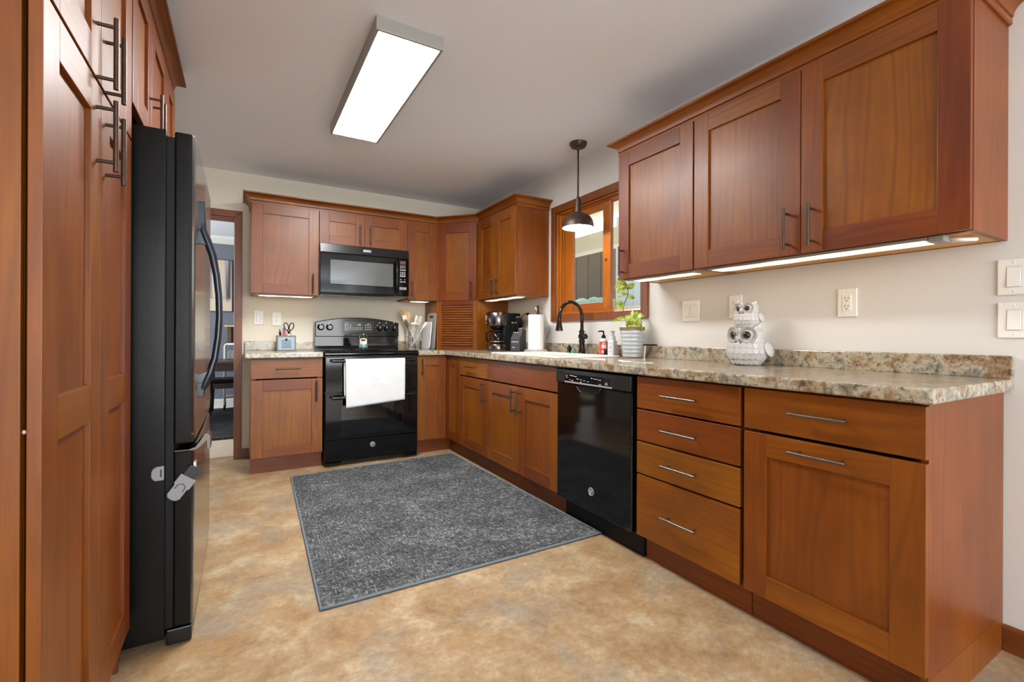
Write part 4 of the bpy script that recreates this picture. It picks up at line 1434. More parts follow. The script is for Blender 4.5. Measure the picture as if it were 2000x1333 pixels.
sd_ = thing('soap_pump', 'dark bronze built-in soap pump left of the faucet', 'soap dispenser', (-0.078, -1.722, CTZ))
MB().lathe([(0, 0), (0.026, 0), (0.025, 0.008), (0.017, 0.018), (0.014, 0.024), (0.021, 0.044), (0.021, 0.050), (0.008, 0.053), (0, 0.053)], (0, 0, 0), 24).build('body', 'oil_bronze', sd_, sharp=35)
MB().tube([(0.0, 0.0, 0.050), (-0.004, -0.010, 0.058), (-0.018, -0.026, 0.065), (-0.034, -0.042, 0.066), (-0.046, -0.054, 0.060), (-0.048, -0.056, 0.054)], [0.007, 0.0065, 0.006, 0.0055, 0.005, 0.0045], 10).build('spout', 'oil_bronze', sd_)
mb = MB()
mb.lathe([(0, 0), (0.013, 0), (0.014, 0.006), (0.010, 0.012), (0.005, 0.016), (0, 0.017)], (-0.142, -1.842, 0.924), 16)
mb.lathe([(0, 0.016), (0.003, 0.016), (0.002, 0.026), (0, 0.027)], (-0.142, -1.842, 0.924), 10)
tag(mb.build('sink_stopper', 'teal', None, sharp=50), 'small teal stopper on the sink rim beside the faucet', 'stopper')

# bottles
rb = thing('soap_bottle', 'hand soap bottle with a red label and black pump behind the sink', 'bottle', (-0.088, -2.120, CTZ))
MB().lathe([(0, 0), (0.026, 0), (0.028, 0.004), (0.028, 0.100), (0.024, 0.112), (0.014, 0.120), (0.013, 0.126), (0, 0.126)], (0, 0, 0), 28).build('bottle', 'softgrey', rb, sharp=40)
MB().lathe([(0.0284, 0.010), (0.0284, 0.098)], (0, 0, 0), 28).build('label_wrap', 'red', rb)
mb = MB()
aa = math.atan2(-0.75, -0.66)
for z0, z1, a0, a1 in ((0.052, 0.078, -0.45, 0.75), (0.020, 0.038, -0.45, 0.55), (0.084, 0.090, -0.3, 0.6)):
    n = 10
    A = [mb.v((0.0288 * math.cos(aa + a0 + (a1 - a0) * k / n), 0.0288 * math.sin(aa + a0 + (a1 - a0) * k / n), z0)) for k in range(n + 1)]
    B = [mb.v((0.0288 * math.cos(aa + a0 + (a1 - a0) * k / n), 0.0288 * math.sin(aa + a0 + (a1 - a0) * k / n), z1)) for k in range(n + 1)]
    for k in range(n):
        mb.face([A[k], A[k + 1], B[k + 1], B[k]])
mb.build('label_panel', 'label', rb)
pm = MB().lathe([(0, 0.120), (0.0155, 0.120), (0.0155, 0.134), (0.010, 0.142), (0.0055, 0.146), (0.005, 0.168), (0, 0.168)], (0, 0, 0), 20).build('pump', 'matte_black', rb, sharp=40)
MB().tube([(0.0, 0, 0.166), (-0.012, 0.007, 0.169), (-0.026, 0.015, 0.168), (-0.033, 0.019, 0.163)], [0.006, 0.0055, 0.0045, 0.0035], 10).build('spout', 'matte_black', pm)

wb = thing('soap_bottle', 'white square soap bottle with a foaming pump behind the sink', 'bottle', (-0.092, -2.212, CTZ), 0.35)
MB().box(-0.027, 0.027, -0.024, 0.024, 0, 0.108).build('bottle', 'softgrey', wb, bevel=0.009, seg=3)
pm = MB().lathe([(0, 0.106), (0.020, 0.106), (0.021, 0.110), (0.021, 0.132), (0.0145, 0.136), (0.0135, 0.160), (0.016, 0.163), (0.016, 0.170), (0, 0.173)], (0, 0, 0), 24).build('pump', 'softgrey', wb, sharp=40)
MB().tube([(-0.006, 0, 0.166), (-0.022, 0.0, 0.168), (-0.032, 0.0, 0.165)], [0.006, 0.005, 0.004], 10).build('spout', 'white', pm)
mb = MB()
mb.prism([(-0.004, 0.050), (0.004, 0.050), (0.007, 0.062), (0.0, 0.074), (-0.007, 0.062)], 'x', -0.0276, -0.0268)
mb.box(-0.0276, -0.0268, -0.012, 0.012, 0.030, 0.034).box(-0.0276, -0.0268, -0.009, 0.009, 0.084, 0.088)
mb.build('label_print', 'utgrey', wb)
tag(MB().lathe([(0, 0), (0.010, 0), (0.0115, 0.003), (0.012, 0.042), (0.010, 0.044), (0, 0.044)], (-0.121, -2.179, CTZ + 0.0), 20).build('bottle_cap', 'matte_black', None, sharp=40),
    'tiny dark cup between the red and white soap bottles', 'cup')

# potted plant
pt = thing('potted_plant', 'variegated green vine in a ribbed galvanised pot on the counter', 'plant', (-0.118, -2.420, CTZ))
prof = [(0, 0.0), (0.056, 0.0), (0.058, 0.004)]
for k in range(57):
    t = k / 56
    z = 0.006 + 0.170 * t
    r = 0.0575 + 0.0165 * t + (0.0016 * math.sin(t * PI * 2 * 7) if 0.08 < t < 0.94 else 0)
    prof.append((r, z))
prof += [(0.075, 0.176), (0.072, 0.176), (0.070, 0.160), (0, 0.160)]
pot = MB().lathe(prof, (0, 0, 0), 40).build('pot', 'galv', pt, sharp=60)
MB().lathe([(0.0742, 0.172), (0.0765, 0.172), (0.0768, 0.192), (0.0725, 0.193), (0.072, 0.176)], (0, 0, 0), 40).build('rim', 'rust', pot, sharp=40)
MB().lathe([(0, -0.0002), (0.060, -0.0002), (0.061, 0.006), (0.058, 0.008)], (0, 0, 0), 40).build('foot_ring', 'rust', pot, sharp=40)
MB().lathe([(0, 0.176), (0.03, 0.177), (0.0715, 0.168)], (0, 0, 0), 24).build('soil', 'soil', pt)


def L(u, v, d=0.0):
    """plant point in pot coordinates from right / up / away offsets"""
    return Vector((0.8653 * u + 0.5012 * d, -0.5012 * u + 0.8653 * d, v))


def leaf(base, tip, wid, face, fold=0.25, droop=0.15):
    base, tip = Vector(base), Vector(tip)
    ax = tip - base
    ln = ax.length
    ax.normalize()
    nrm = Vector(face)
    nrm = (nrm - ax * nrm.dot(ax)).normalized()
    side = ax.cross(nrm)
    mb = MB()
    n = 9
    rows = []
    for k in range(n + 1):
        t = k / n
        w = wid * (math.sin(PI * min(1, t ** 0.66)) ** 0.75) * 1.22 if 0 < k < n else 0.0006
        c = base + ax * ln * t + nrm * (-droop * ln * t * t + droop * ln * 0.4 * t)
        rows.append([mb.v(c + side * w * s + nrm * (abs(s) * w * fold)) for s in (-1, -0.5, 0, 0.5, 1)])
    for A, B in zip(rows, rows[1:]):
        for k in range(4):
            mb.face([A[k], A[k + 1], B[k + 1], B[k]], None, 0.5, True)
    return mb.build('leaf', 'leaf', pt, sub=1)


vine = [L(-0.010, 0.165), L(-0.030, 0.200, -0.01), L(-0.052, 0.262, -0.015), L(-0.060, 0.300, -0.012), L(-0.048, 0.345, 0.0), L(-0.030, 0.385, 0.0), L(-0.026, 0.410, -0.004), L(-0.036, 0.455, -0.006), L(-0.055, 0.490, -0.008)]
MB().tube(vine, [0.0035, 0.0034, 0.0032, 0.003, 0.003, 0.0028, 0.0026, 0.0024, 0.002], 8).build('stem', 'stem', pt)
VF = (-0.75, -0.62, 0.2)
for b, t, w, f in (
    (L(-0.050, 0.490, -0.01), L(-0.098, 0.478, -0.02), 0.026, VF), (L(-0.046, 0.470, -0.01), L(-0.115, 0.435, 0.0), 0.022, VF), (L(-0.034, 0.440, -0.01), L(-0.102, 0.408, -0.02), 0.019, VF),
    (L(-0.040, 0.465, -0.01), L(-0.066, 0.420, -0.01), 0.018, VF), (L(-0.028, 0.400, 0.0), L(-0.094, 0.378, 0.02), 0.020, (-0.4, -0.3, 0.8)), (L(-0.058, 0.310, -0.01), L(-0.118, 0.352, -0.03), 0.022, VF),
    (L(-0.028, 0.385, 0.0), L(0.018, 0.375, 0.0), 0.015, VF), (L(-0.030, 0.250, 0.0), L(-0.134, 0.228, -0.03), 0.018, (-0.5, -0.4, 0.75)),
    (L(-0.010, 0.215, -0.02), L(-0.048, 0.262, -0.03), 0.023, (-0.6, -0.5, 0.5)), (L(0.002, 0.228, 0.0), L(0.004, 0.302, 0.01), 0.014, VF), (L(0.012, 0.226, -0.01), L(0.044, 0.280, -0.03), 0.025, (-0.8, -0.3, 0.3)),
    (L(0.034, 0.256, 0.02), L(0.086, 0.264, 0.01), 0.022, (-0.3, -0.4, 0.9)), (L(0.004, 0.198, -0.03), L(0.034, 0.238, -0.055), 0.022, (-0.5, -0.8, 0.4)), (L(-0.012, 0.196, -0.03), L(-0.044, 0.226, -0.05), 0.021, (-0.9, -0.1, 0.5)),
    (L(0.002, 0.198, -0.035), L(-0.014, 0.248, -0.05), 0.021, VF), (L(0.022, 0.200, 0.0), L(0.060, 0.226, -0.02), 0.020, (-0.3, -0.7, 0.6)), (L(-0.016, 0.206, -0.04), L(-0.024, 0.172, -0.082), 0.018, (-0.7, -0.6, 0.5)),
    (L(0.028, 0.206, -0.03), L(0.038, 0.166, -0.078), 0.017, (-0.6, -0.7, 0.4)), (L(0.010, 0.212, 0.02), L(-0.020, 0.270, 0.03), 0.019, (-0.9, -0.3, 0.2)), (L(0.006, 0.206, -0.04), L(0.010, 0.190, -0.090), 0.019, (-0.4, -0.5, 0.8)),
    (L(0.020, 0.236, 0.0), L(0.028, 0.292, 0.0), 0.017, (-0.5, -0.9, 0.1)),
        (L(-0.030, 0.430, 0.0), L(0.020, 0.470, 0.01), 0.016, VF)):
    leaf(b, t, w, f)
mb = MB()
for b, t in ((L(-0.004, 0.17), L(-0.010, 0.215, -0.02)), (L(0, 0.17), L(0.002, 0.228, 0.0)), (L(0.004, 0.17), L(0.012, 0.226, -0.01)), (L(0.006, 0.17), L(0.034, 0.256, 0.02)), (L(0.002, 0.17), L(0.004, 0.198, -0.03)),
             (L(-0.006, 0.17), L(-0.012, 0.196, -0.03)), (L(0.0, 0.17, -0.01), L(0.002, 0.198, -0.035)), (L(0.01, 0.17), L(0.022, 0.200, 0.0)), (L(-0.006, 0.17, -0.01), L(-0.016, 0.206, -0.04)), (L(0.01, 0.17, -0.01), L(0.028, 0.206, -0.03)),
             (L(0.004, 0.17, 0.01), L(0.010, 0.212, 0.02)), (L(0.002, 0.17, -0.01), L(0.006, 0.206, -0.04)), (L(0.01, 0.17), L(0.020, 0.236, 0.0)), (L(-0.035, 0.215, -0.01), L(-0.030, 0.250, 0.0))):
    mb.tube([b, t], 0.002, 6)
mb.build('leaf_stalks', 'stem', pt)
pl = MB(Matrix.Translation(L(0.071, 0.0, -0.004) + Vector((-0.118, -2.420, CTZ))) @ Matrix.Rotation(-0.525, 4, 'Z')).prism([(0.0, 0.0), (0.010, 0.0), (0.014, 0.074), (0.006, 0.076)], 'y', -0.001, 0.001).build('plant_tag', 'white')
tag(pl, 'white plant tag leaning against the right side of the pot', 'tag')
pen = MB().tube([(-0.0135, -2.40, 0.9945), (-0.0135, -2.525, 0.9945)], [0.0042, 0.0042], 10).build('pen', 'matte_black')
tag(pen, 'dark pen lying on the backsplash behind the plant pot', 'pen')

# owls
ow = thing('owl_figurine', 'white ceramic figurine of a small owl perched on a big owl', 'figurine', (-0.128, -3.195, CTZ), R90)


def owl(z0, s, nm):
    pr = []
    for k in range(21):
        t = k / 20
        z = 0.170 * t
        r = 0.056 + 0.044 * math.sin(PI * min(1, (t + 0.04) / 0.80)) if t < 0.55 else 0
        pr.append((z, r))
    body = [(0, 0), (0.052, 0), (0.066, 0.010), (0.086, 0.036), (0.093, 0.062), (0.090, 0.085), (0.082, 0.104), (0.076, 0.118), (0.077, 0.136), (0.078, 0.152), (0.072, 0.168), (0.056, 0.178), (0.0, 0.182)]
    # smooth the outline
    pts = []
    for i in range(len(body) - 1):
        p0, p1, p2, p3 = body[max(i - 1, 0)], body[i], body[i + 1], body[min(i + 2, len(body) - 1)]
        for k in range(4):
            t = k / 4
            q = [0.5 * ((2 * p1[j]) + (-p0[j] + p2[j]) * t + (2 * p0[j] - 5 * p1[j] + 4 * p2[j] - p3[j]) * t * t + (-p0[j] + 3 * p1[j] - 3 * p2[j] + p3[j]) * t ** 3) for j in (0, 1)]
            pts.append((max(0, q[0]), q[1]))
    pts.append(body[-1])
    Sx = Matrix.Translation((0, 0, z0)) @ Matrix.Diagonal((s, s * 0.86, s, 1))
    mb = MB(Sx)
    mb.lathe(pts, (0, 0, 0), 36)
    b = mb.build(nm, 'owl', ow, sharp=60)
    # carved scallop rows on the breast
    sc = MB(Sx)
    for row, (z, rr, cnt) in enumerate(((0.092, 0.0885, 7), (0.066, 0.0935, 8), (0.040, 0.0885, 8), (0.018, 0.074, 7))):
        for k in range(cnt):
            a = -PI / 2 + (k - (cnt - 1) / 2 + (0.5 if row % 2 else 0) * 0) * 0.30 + (0.15 if row % 2 else 0)
            n = Vector((math.cos(a), math.sin(a), 0.12 if row < 2 else -0.35)).normalized()
            c = Vector((rr * math.cos(a), rr * math.sin(a), z))
            R = n.to_track_quat('Z', 'Y').to_matrix().to_4x4()
            pts6 = [c + (R @ Vector((0.0165 * math.cos(t * PI / 3 + PI / 6), 0.0165 * math.sin(t * PI / 3 + PI / 6), 0.0008))) for t in range(6)]
            inn = [c + (R @ Vector((0.0120 * math.cos(t * PI / 3 + PI / 6), 0.0120 * math.sin(t * PI / 3 + PI / 6), 0.0034))) for t in range(6)]
            A = [sc.v(p) for p in pts6]
            B = [sc.v(p) for p in inn]
            for t in range(6):
                sc.face([A[t], A[(t + 1) % 6], B[(t + 1) % 6], B[t]])
            sc.face(B)
    sc.build('breast_feathers', 'owl', b)
    for sx in (-1, 1):
        ex = sx * 0.0375
        R = Matrix.Translation((0, 0, z0)) @ Matrix.Diagonal((s, s, s, 1)) @ Matrix.Translation((ex, -0.058, 0.143)) @ Matrix.Rotation(sx * 0.42, 4, 'Z')
        dsc = MB(R).lathe([(0, 0.006), (0.026, 0.004), (0.034, -0.004), (0.039, -0.005), (0.041, 0.001), (0.039, 0.014)], (0, 0, 0), 28, 'y').build('eye_disc', 'owl_disc', b, sharp=60)
        MB(R).lathe([(0.0185, 0.004), (0.020, -0.003), (0.018, -0.0065), (0.015, -0.004), (0.014, 0.004)], (sx * -0.004, 0, 0), 24, 'y').build('eye_rim', 'owl_iris', dsc, sharp=60)
        MB(R).ball((sx * -0.004, 0.000, 0), (0.0155, 0.009, 0.0155), 20, 12).build('eye', 'owl_eye', dsc)
        er = MB(Matrix.Translation((0, 0, z0)) @ Matrix.Diagonal((s, s, s, 1)))
        er.tube([(sx * 0.046, -0.01, 0.158), (sx * 0.066, -0.014, 0.178), (sx * 0.080, -0.018, 0.190)], [0.024, 0.016, 0.004], 12)
        er.build('ear_tuft', 'owl', b)
        wg = MB(Matrix.Translation((0, 0, z0)) @ Matrix.Diagonal((s, s, s, 1)))
        wg.ball((sx * 0.093, 0.018, 0.078), (0.013, 0.032, 0.038), 16, 10, Matrix.Rotation(sx * -0.35, 4, 'Y'))
        wg.build('wing', 'owl', b)
    bk = MB(Matrix.Translation((0, 0, z0)) @ Matrix.Diagonal((s, s, s, 1)))
    bk.tube([(0, -0.066, 0.142), (0, -0.080, 0.130), (0, -0.080, 0.116), (0, -0.074, 0.110)], [0.008, 0.010, 0.007, 0.002], 10)
    bk.build('beak', 'owl_grey', b)


owl(0.0, 1.0, 'big_owl')
owl(0.176, 0.66, 'small_owl')

# paper towel holder and roll
ph = thing('paper_towel_holder', 'paper towel holder with a round marble base beside the knife block', 'paper towel holder', (-0.172, -1.400, CTZ))
MB().lathe([(0, 0), (0.090, 0), (0.093, 0.004), (0.093, 0.020), (0.089, 0.024), (0, 0.024)], (0, 0, 0), 40).build('base', 'stone', ph, sharp=40)
MB().cyl((0, 0, 0.022), (0, 0, 0.335), 0.006, seg=12).build('post', 'steel', ph)
MB().lathe([(0, 0.330), (0.010, 0.331), (0.014, 0.345), (0.0125, 0.362), (0.006, 0.370), (0, 0.371)], (0, 0, 0), 20).build('finial', 'chrome', ph, sharp=50)
MB().tube([(0.062, -0.048, 0.020), (0.060, -0.046, 0.10), (0.055, -0.040, 0.19)], 0.003, 8).build('tension_arm', 'steel', ph)
mb = MB()
mb.lathe([(0.019, 0.0), (0.0635, 0.0), (0.0635, 0.280), (0.019, 0.280), (0.019, 0.0)], (0, 0, 0), 40)
roll = mb.build('paper_towel_roll', 'paper', None, sharp=40)
roll.location = (-0.172, -1.400, CTZ + 0.0245)
tag(roll, 'white paper towel roll standing on the marble-based holder', 'paper towel')

# knife block
kb = thing('knife_block', 'charcoal knife block beside the paper towels', 'knife block', (-0.205, -1.185, CTZ), -1.02)
prf = [(-0.060, 0.006), (0.072, 0.006), (0.072, 0.185), (0.016, 0.200), (-0.042, 0.095)]
MB().prism([(-0.045, 0.006), (0.062, 0.006), (0.062, 0.182), (-0.010, 0.195), (-0.045, 0.100)], 'x', -0.012, 0.040, 0.5).build('rear_block', 'block', kb, bevel=0.003)
fb = MB().prism([(-0.062, 0.006), (0.02, 0.006), (0.02, 0.165), (-0.004, 0.175), (-0.062, 0.110)], 'x', -0.044, 0.0415, 0.5).build('front_block', 'block', kb, bevel=0.003)
MB().box(-0.040, 0.036, -0.05, 0.05, 0.0, 0.007).build('foot', 'matte_black', kb)
mb = MB()
for k in range(9):
    x = -0.036 + k * 0.0078
    mb.prism([(x, 0.078), (x + 0.0016, 0.078), (x + 0.0042, 0.090), (x + 0.0026, 0.090)], 'y', -0.0632, -0.0618)
    if k % 2:
        mb.prism([(x + 0.004, 0.078), (x + 0.0056, 0.078), (x + 0.0036, 0.090), (x + 0.0022, 0.090)], 'y', -0.0632, -0.0618)
mb.box(-0.027, -0.004, -0.0632, -0.0618, 0.034, 0.039)
mb.build('lettering', 'white', fb)


def knife(i, label, base, up, ln, wd=0.011):
    base, up = Vector(base), Vector(up).normalized()
    k = thing('kitchen_knife', label, 'knife', tuple(kb.matrix_basis @ base) if False else (0, 0, 0), 0, 'knives in the knife block')
    Mw = Matrix.Translation((-0.205, -1.185, CTZ)) @ Matrix.Rotation(-1.02, 4, 'Z')
    p = Mw @ base
    k.location = p
    d = (Mw.to_3x3() @ up).normalized()
    mb = MB()
    mb.tube([d * 0.006, d * 0.02, d * (ln * 0.5), d * (ln - 0.006), d * ln], [wd * 0.85, wd * 0.95, wd, wd * 1.05, wd * 0.7], 10, flat=0.62)
    mb.build('grip', 'matte_black', k)
    mb = MB()
    mb.tube([d * -0.004, d * 0.008], [wd * 0.9, wd * 0.9], 10, flat=0.62)
    mb.build('bolster', 'chrome', k)
    mb = MB()
    mb.tube([d * (ln - 0.002), d * (ln + 0.003)], [wd * 0.85, wd * 0.7], 10, flat=0.62)
    mb.build('end_cap', 'chrome', k)


upd = (0.0, -0.34, 0.94)
for i, x in enumerate((-0.004, 0.012, 0.029)):
    knife(i, 'black-handled kitchen knife in the rear row of the knife block', (x, 0.012, 0.193), upd, 0.105)
for i, x in enumerate((-0.034, -0.018, 0.002)):
    knife(i + 3, 'black-handled kitchen knife in the front row of the knife block', (x, -0.018, 0.160), upd, 0.090, 0.0105)

# coffee maker
cm = thing('coffee_maker', 'steel and black drip coffee maker beside the appliance garage', 'coffee maker', (-0.262, -0.905, CTZ), R90)
MB().box(-0.085, 0.085, 0.02, 0.195, 0.0, 0.335).build('tower', 'satin_black', cm, bevel=0.012, seg=3)
MB().lathe([(0, 0.0), (0.092, 0.0), (0.094, 0.004), (0.094, 0.052), (0.090, 0.058), (0, 0.058)], (0, 0, 0), 40).build('base', 'dark_steel', cm, sharp=40)
hd = MB().lathe([(0, 0.218), (0.088, 0.218), (0.095, 0.222), (0.098, 0.228), (0.098, 0.332), (0.094, 0.338), (0, 0.340)], (0, 0, 0), 40).build('brew_head', 'dark_steel', cm, sharp=40)
MB().lathe([(0, 0.186), (0.036, 0.186), (0.060, 0.200), (0.062, 0.219), (0, 0.219)], (0, 0, 0), 32).build('filter_basket', 'matte_black', cm, sharp=40)
MB().lathe([(0, 0.339), (0.092, 0.339), (0.086, 0.344), (0, 0.344)], (0, 0.0, 0), 36).build('lid', 'matte_black', cm, sharp=40)
car = MB().lathe([(0, 0.060), (0.058, 0.060), (0.070, 0.072), (0.072, 0.110), (0.066, 0.140), (0.050, 0.165), (0.046, 0.172)], (0, 0, 0), 36).build('carafe', 'carafe', cm)
MB().lathe([(0.046, 0.168), (0.054, 0.170), (0.054, 0.182), (0, 0.184)], (0, 0, 0), 28).build('carafe_lid', 'matte_black', car, sharp=40)
MB().tube([(-0.046, -0.03, 0.172), (-0.072, -0.055, 0.170), (-0.084, -0.064, 0.150), (-0.080, -0.062, 0.095), (-0.066, -0.05, 0.075)], [0.008, 0.009, 0.010, 0.010, 0.008], 10).build('carafe_handle', 'matte_black', car)
MB().lathe([(0.0722, 0.078), (0.0735, 0.078), (0.0735, 0.086), (0.0722, 0.086)], (0, 0, 0), 36).build('carafe_band', 'chrome', car)
R = Matrix.Rotation(-0.45, 4, 'Z') @ Matrix.Translation((0, -0.098, 0.292))
mb = MB(R)
mb.lathe([(0, -0.001), (0.022, -0.001), (0.022, 0.002)], (0, 0, 0), 24, 'y')
mb.build('dial_face', 'matte_black', hd)
mb = MB(R)
mb.tube([(0.022 * math.cos(t), -0.0015, 0.022 * math.sin(t)) for t in [-1.2 + k * 0.16 for k in range(20)]], 0.0025, 6)
for k in range(8):
    mb.box(-0.028 + k * 0.008, -0.0225 + k * 0.008, -0.0012, 0.001, -0.045, -0.038)
mb.box(-0.016, 0.026, -0.0012, 0.001, -0.053, -0.050)
mb.build('lettering', 'white', hd)

# things on the wall behind
hk = thing('wall_hook', 'small clear adhesive hook on the wall under the corner cabinet', 'hook', (-0.001, -1.225, 1.325))
MB().box(-0.006, 0, -0.012, 0.012, -0.028, 0.028).build('hook_plate', 'softgrey', hk, bevel=0.002)
MB().tube([(-0.005, 0, -0.010), (-0.016, 0, -0.016), (-0.022, 0, -0.010), (-0.023, 0, 0.002)], 0.003, 8).build('hook', 'softgrey', hk)
bp = thing('pot_holder', 'grey checked pot holder hanging on the wall hook behind the paper towels', 'pot holder', (-0.018, -1.245, 1.318))
mb = MB()
dq = [(0.0, -0.045), (-0.020, -0.07), (-0.118, -0.205), (-0.075, -0.285), (-0.052, -0.335), (0.018, -0.215), (0.020, -0.08)]
mb.prism(dq, 'x', -0.005, 0.005)
mb.build('pad', 'quilt', bp, bevel=0.003)
MB().tube([(-0.001, 0.0, -0.05), (-0.002, 0.008, -0.02), (-0.004, 0.002, 0.0), (-0.003, -0.006, -0.02), (-0.001, -0.004, -0.05)], 0.0025, 6).build('hanging_loop', 'quilt', bp)
wd = thing('wooden_brush', 'dark wooden-handled brush hanging from the wall hook', 'brush', (-0.038, -1.225, 1.31))
MB().tube([(0, 0, 0), (0, 0, -0.03), (0, -0.002, -0.07), (0, -0.004, -0.12)], [0.006, 0.008, 0.012, 0.020], 12, flat=0.5).build('handle', 'espresso', wd)
MB().tube([(0, -0.004, -0.118), (0, -0.005, -0.15), (0, -0.006, -0.19)], [0.020, 0.026, 0.026], 12, flat=0.5).build('brush_head', 'utgrey', wd)
cd = thing('coiled_cable', 'black power cord plugged into the wall behind the paper towels', 'cord', (-0.012, -1.03, 1.243))
MB().tube([(0, 0, 0), (-0.022, 0, 0)], [0.012, 0.009], 12).build('plug', 'matte_black', cd)
MB().tube([(-0.020, 0.0, 0.0), (-0.035, 0.02, -0.004), (-0.036, 0.055, -0.03), (-0.030, 0.072, -0.09), (-0.03, 0.07, -0.2), (-0.03, 0.06, -0.326)], 0.003, 8).build('cable', 'matte_black', cd)

# crate with scissors and tools
cr = thing('desk_crate', 'small grey wood and zinc crate of scissors left of the stove', 'crate', (-1.9075, -0.185, CTZ))
mb = MB()
w_, d_, h_ = 0.0715, 0.062, 0.128
mb.slab([-w_, -w_ + 0.008, w_ - 0.008, w_], [0.0, 0.008, h_ - 0.010, h_], lambda i, j: not (i == 1 and j == 1), -d_, -d_ + 0.012, lambda a, b, c: (a, c, b))
mb.box(-w_, -w_ + 0.007, -d_ + 0.012, d_, 0, h_, 'y').box(w_ - 0.007, w_, -d_ + 0.012, d_, 0, h_, 'y')
mb.box(-w_ + 0.007, w_ - 0.007, d_ - 0.007, d_, 0, h_, 'x').box(-w_ + 0.007, w_ - 0.007, -d_ + 0.012, d_ - 0.007, 0, 0.006, 'x')
mb.build('box', 'crate', cr, bevel=0.001)
zp = MB().box(-w_ + 0.008, w_ - 0.008, -d_ + 0.004, -d_ + 0.007, 0.008, h_ - 0.010).build('zinc_front', 'galvblue', cr)
mb = MB()
for z in (0.030, 0.048, 0.066, 0.084):
    mb.prism([(-d_ + 0.004, z - 0.005), (-d_ - 0.002, z), (-d_ + 0.004, z + 0.006)], 'x', -0.036, 0.036)
mb.build('louvre', 'galvblue', zp)
MB().lathe([(0, -d_ - 0.010), (0.008, -d_ - 0.009), (0.009, -d_ - 0.004), (0.004, -d_ + 0.002), (0.004, -d_ + 0.006), (0, -d_ + 0.006)], (-0.002, 0, 0.094), 16, 'y').build('knob', 'matte_black', cr, sharp=45)
CX, CY = -1.9075, -0.185
sc = thing('scissors', 'black-handled scissors standing in the crate', 'scissors', (CX + 0.022, CY, CTZ + 0.006))
for s in (-1, 1):
    mb = MB()
    mb.tube([(s * 0.020 + 0.0165 * math.cos(a) * 1.0 + s * 0.006 * math.sin(a), 0, 0.198 + 0.031 * math.sin(a)) for a in [k * PI / 12 for k in range(24)]], 0.0038, 8, closed=True)
    mb.tube([(s * 0.013, 0, 0.170), (s * 0.004, 0, 0.152), (-s * 0.003, 0, 0.135)], [0.005, 0.006, 0.005], 8)
    mb.build('handle_loop', 'matte_black', sc)
    MB().prism([(-s * 0.003, 0.14), (s * 0.006, 0.138), (s * 0.003, 0.01), (0.0, 0.004)], 'y', 0.001 * s, 0.001 * s + 0.0015).build('blade', 'steel', sc)
uk = thing('utility_knife', 'black utility knife with a pale ring standing in the crate', 'utility knife', (CX - 0.044, CY - 0.01, CTZ + 0.007))
MB().tube([(0.008, 0, 0.0), (0.003, 0, 0.10), (-0.003, 0, 0.155), (-0.006, 0, 0.176)], [0.007, 0.009, 0.009, 0.006], 10, flat=0.6).build('grip', 'matte_black', uk)
MB().tube([(-0.004 + 0.007 * math.cos(a), -0.006, 0.164 + 0.009 * math.sin(a)) for a in [k * PI / 8 for k in range(16)]], 0.002, 6, closed=True).build('ring', 'label', uk)
gs = thing('glue_stick', 'blue and red marker standing in the crate beside the scissors', 'marker', (CX - 0.014, CY + 0.005, CTZ + 0.007))
MB().box(-0.011, 0.011, -0.007, 0.007, 0.0, 0.155).build('barrel', 'red', gs, bevel=0.003)
MB().box(-0.011, 0.011, -0.0072, 0.0072, 0.155, 0.188).build('cap', 'blueplastic', gs, bevel=0.003)
tag(MB().lathe([(0.0, 0.0), (0.020, 0.0), (0.021, 0.004), (0.021, 0.140), (0.022, 0.142), (0.022, 0.150), (0.019, 0.150), (0.019, 0.006), (0, 0.005)], (CX + 0.024, CY + 0.03, CTZ + 0.0065), 24).build('glass_tube', 'jar', None, sharp=40), 'clear glass jar standing in the crate behind the scissors', 'jar')

# jar candle on the cooktop
jr = thing('jar_candle', 'glass jar candle with a printed label on the cooktop', 'candle', (-1.322, -0.435, 0.9175))
MB().lathe([(0, 0.0), (0.042, 0.0), (0.044, 0.004), (0.044, 0.012), (0.040, 0.018), (0.039, 0.120), (0.036, 0.128), (0.037, 0.142), (0.034, 0.142), (0.033, 0.126), (0.036, 0.118), (0.037, 0.018), (0, 0.014)], (0, 0, 0), 32).build('glass', 'jar', jr, sharp=50)
MB().lathe([(0, 0.015), (0.0365, 0.018), (0.0365, 0.048), (0, 0.049)], (0, 0, 0), 28).build('wax', 'wax', jr)
mb = MB()
n = 14
A, B = [], []
for k in range(n + 1):
    a = math.atan2(-0.9, -0.2) - 0.85 + 1.7 * k / n
    A.append(mb.v((0.0396 * math.cos(a), 0.0396 * math.sin(a), 0.045 + 0.008 * abs(2 * k / n - 1))))
    B.append(mb.v((0.0396 * math.cos(a), 0.0396 * math.sin(a), 0.104 - 0.010 * abs(2 * k / n - 1) ** 2)))
for k in range(n):
    mb.face([A[k], A[k + 1], B[k + 1], B[k]], None, 0.5, True)
lb = mb.build('label_sheet', 'label', jr)
mb = MB()
A, B = [], []
for k in range(9):
    a = math.atan2(-0.9, -0.2) - 0.5 + 1.0 * k / 8
    h = 0.009 * math.sqrt(max(0.05, 1 - (k / 4 - 1) ** 2))
    A.append(mb.v((0.0400 * math.cos(a), 0.0400 * math.sin(a), 0.087 - h)))
    B.append(mb.v((0.0400 * math.cos(a), 0.0400 * math.sin(a), 0.087 + h)))
for k in range(8):
    mb.face([A[k], A[k + 1], B[k + 1], B[k]], None, 0.5, True)
mb.build('label_oval', 'slot', lb)

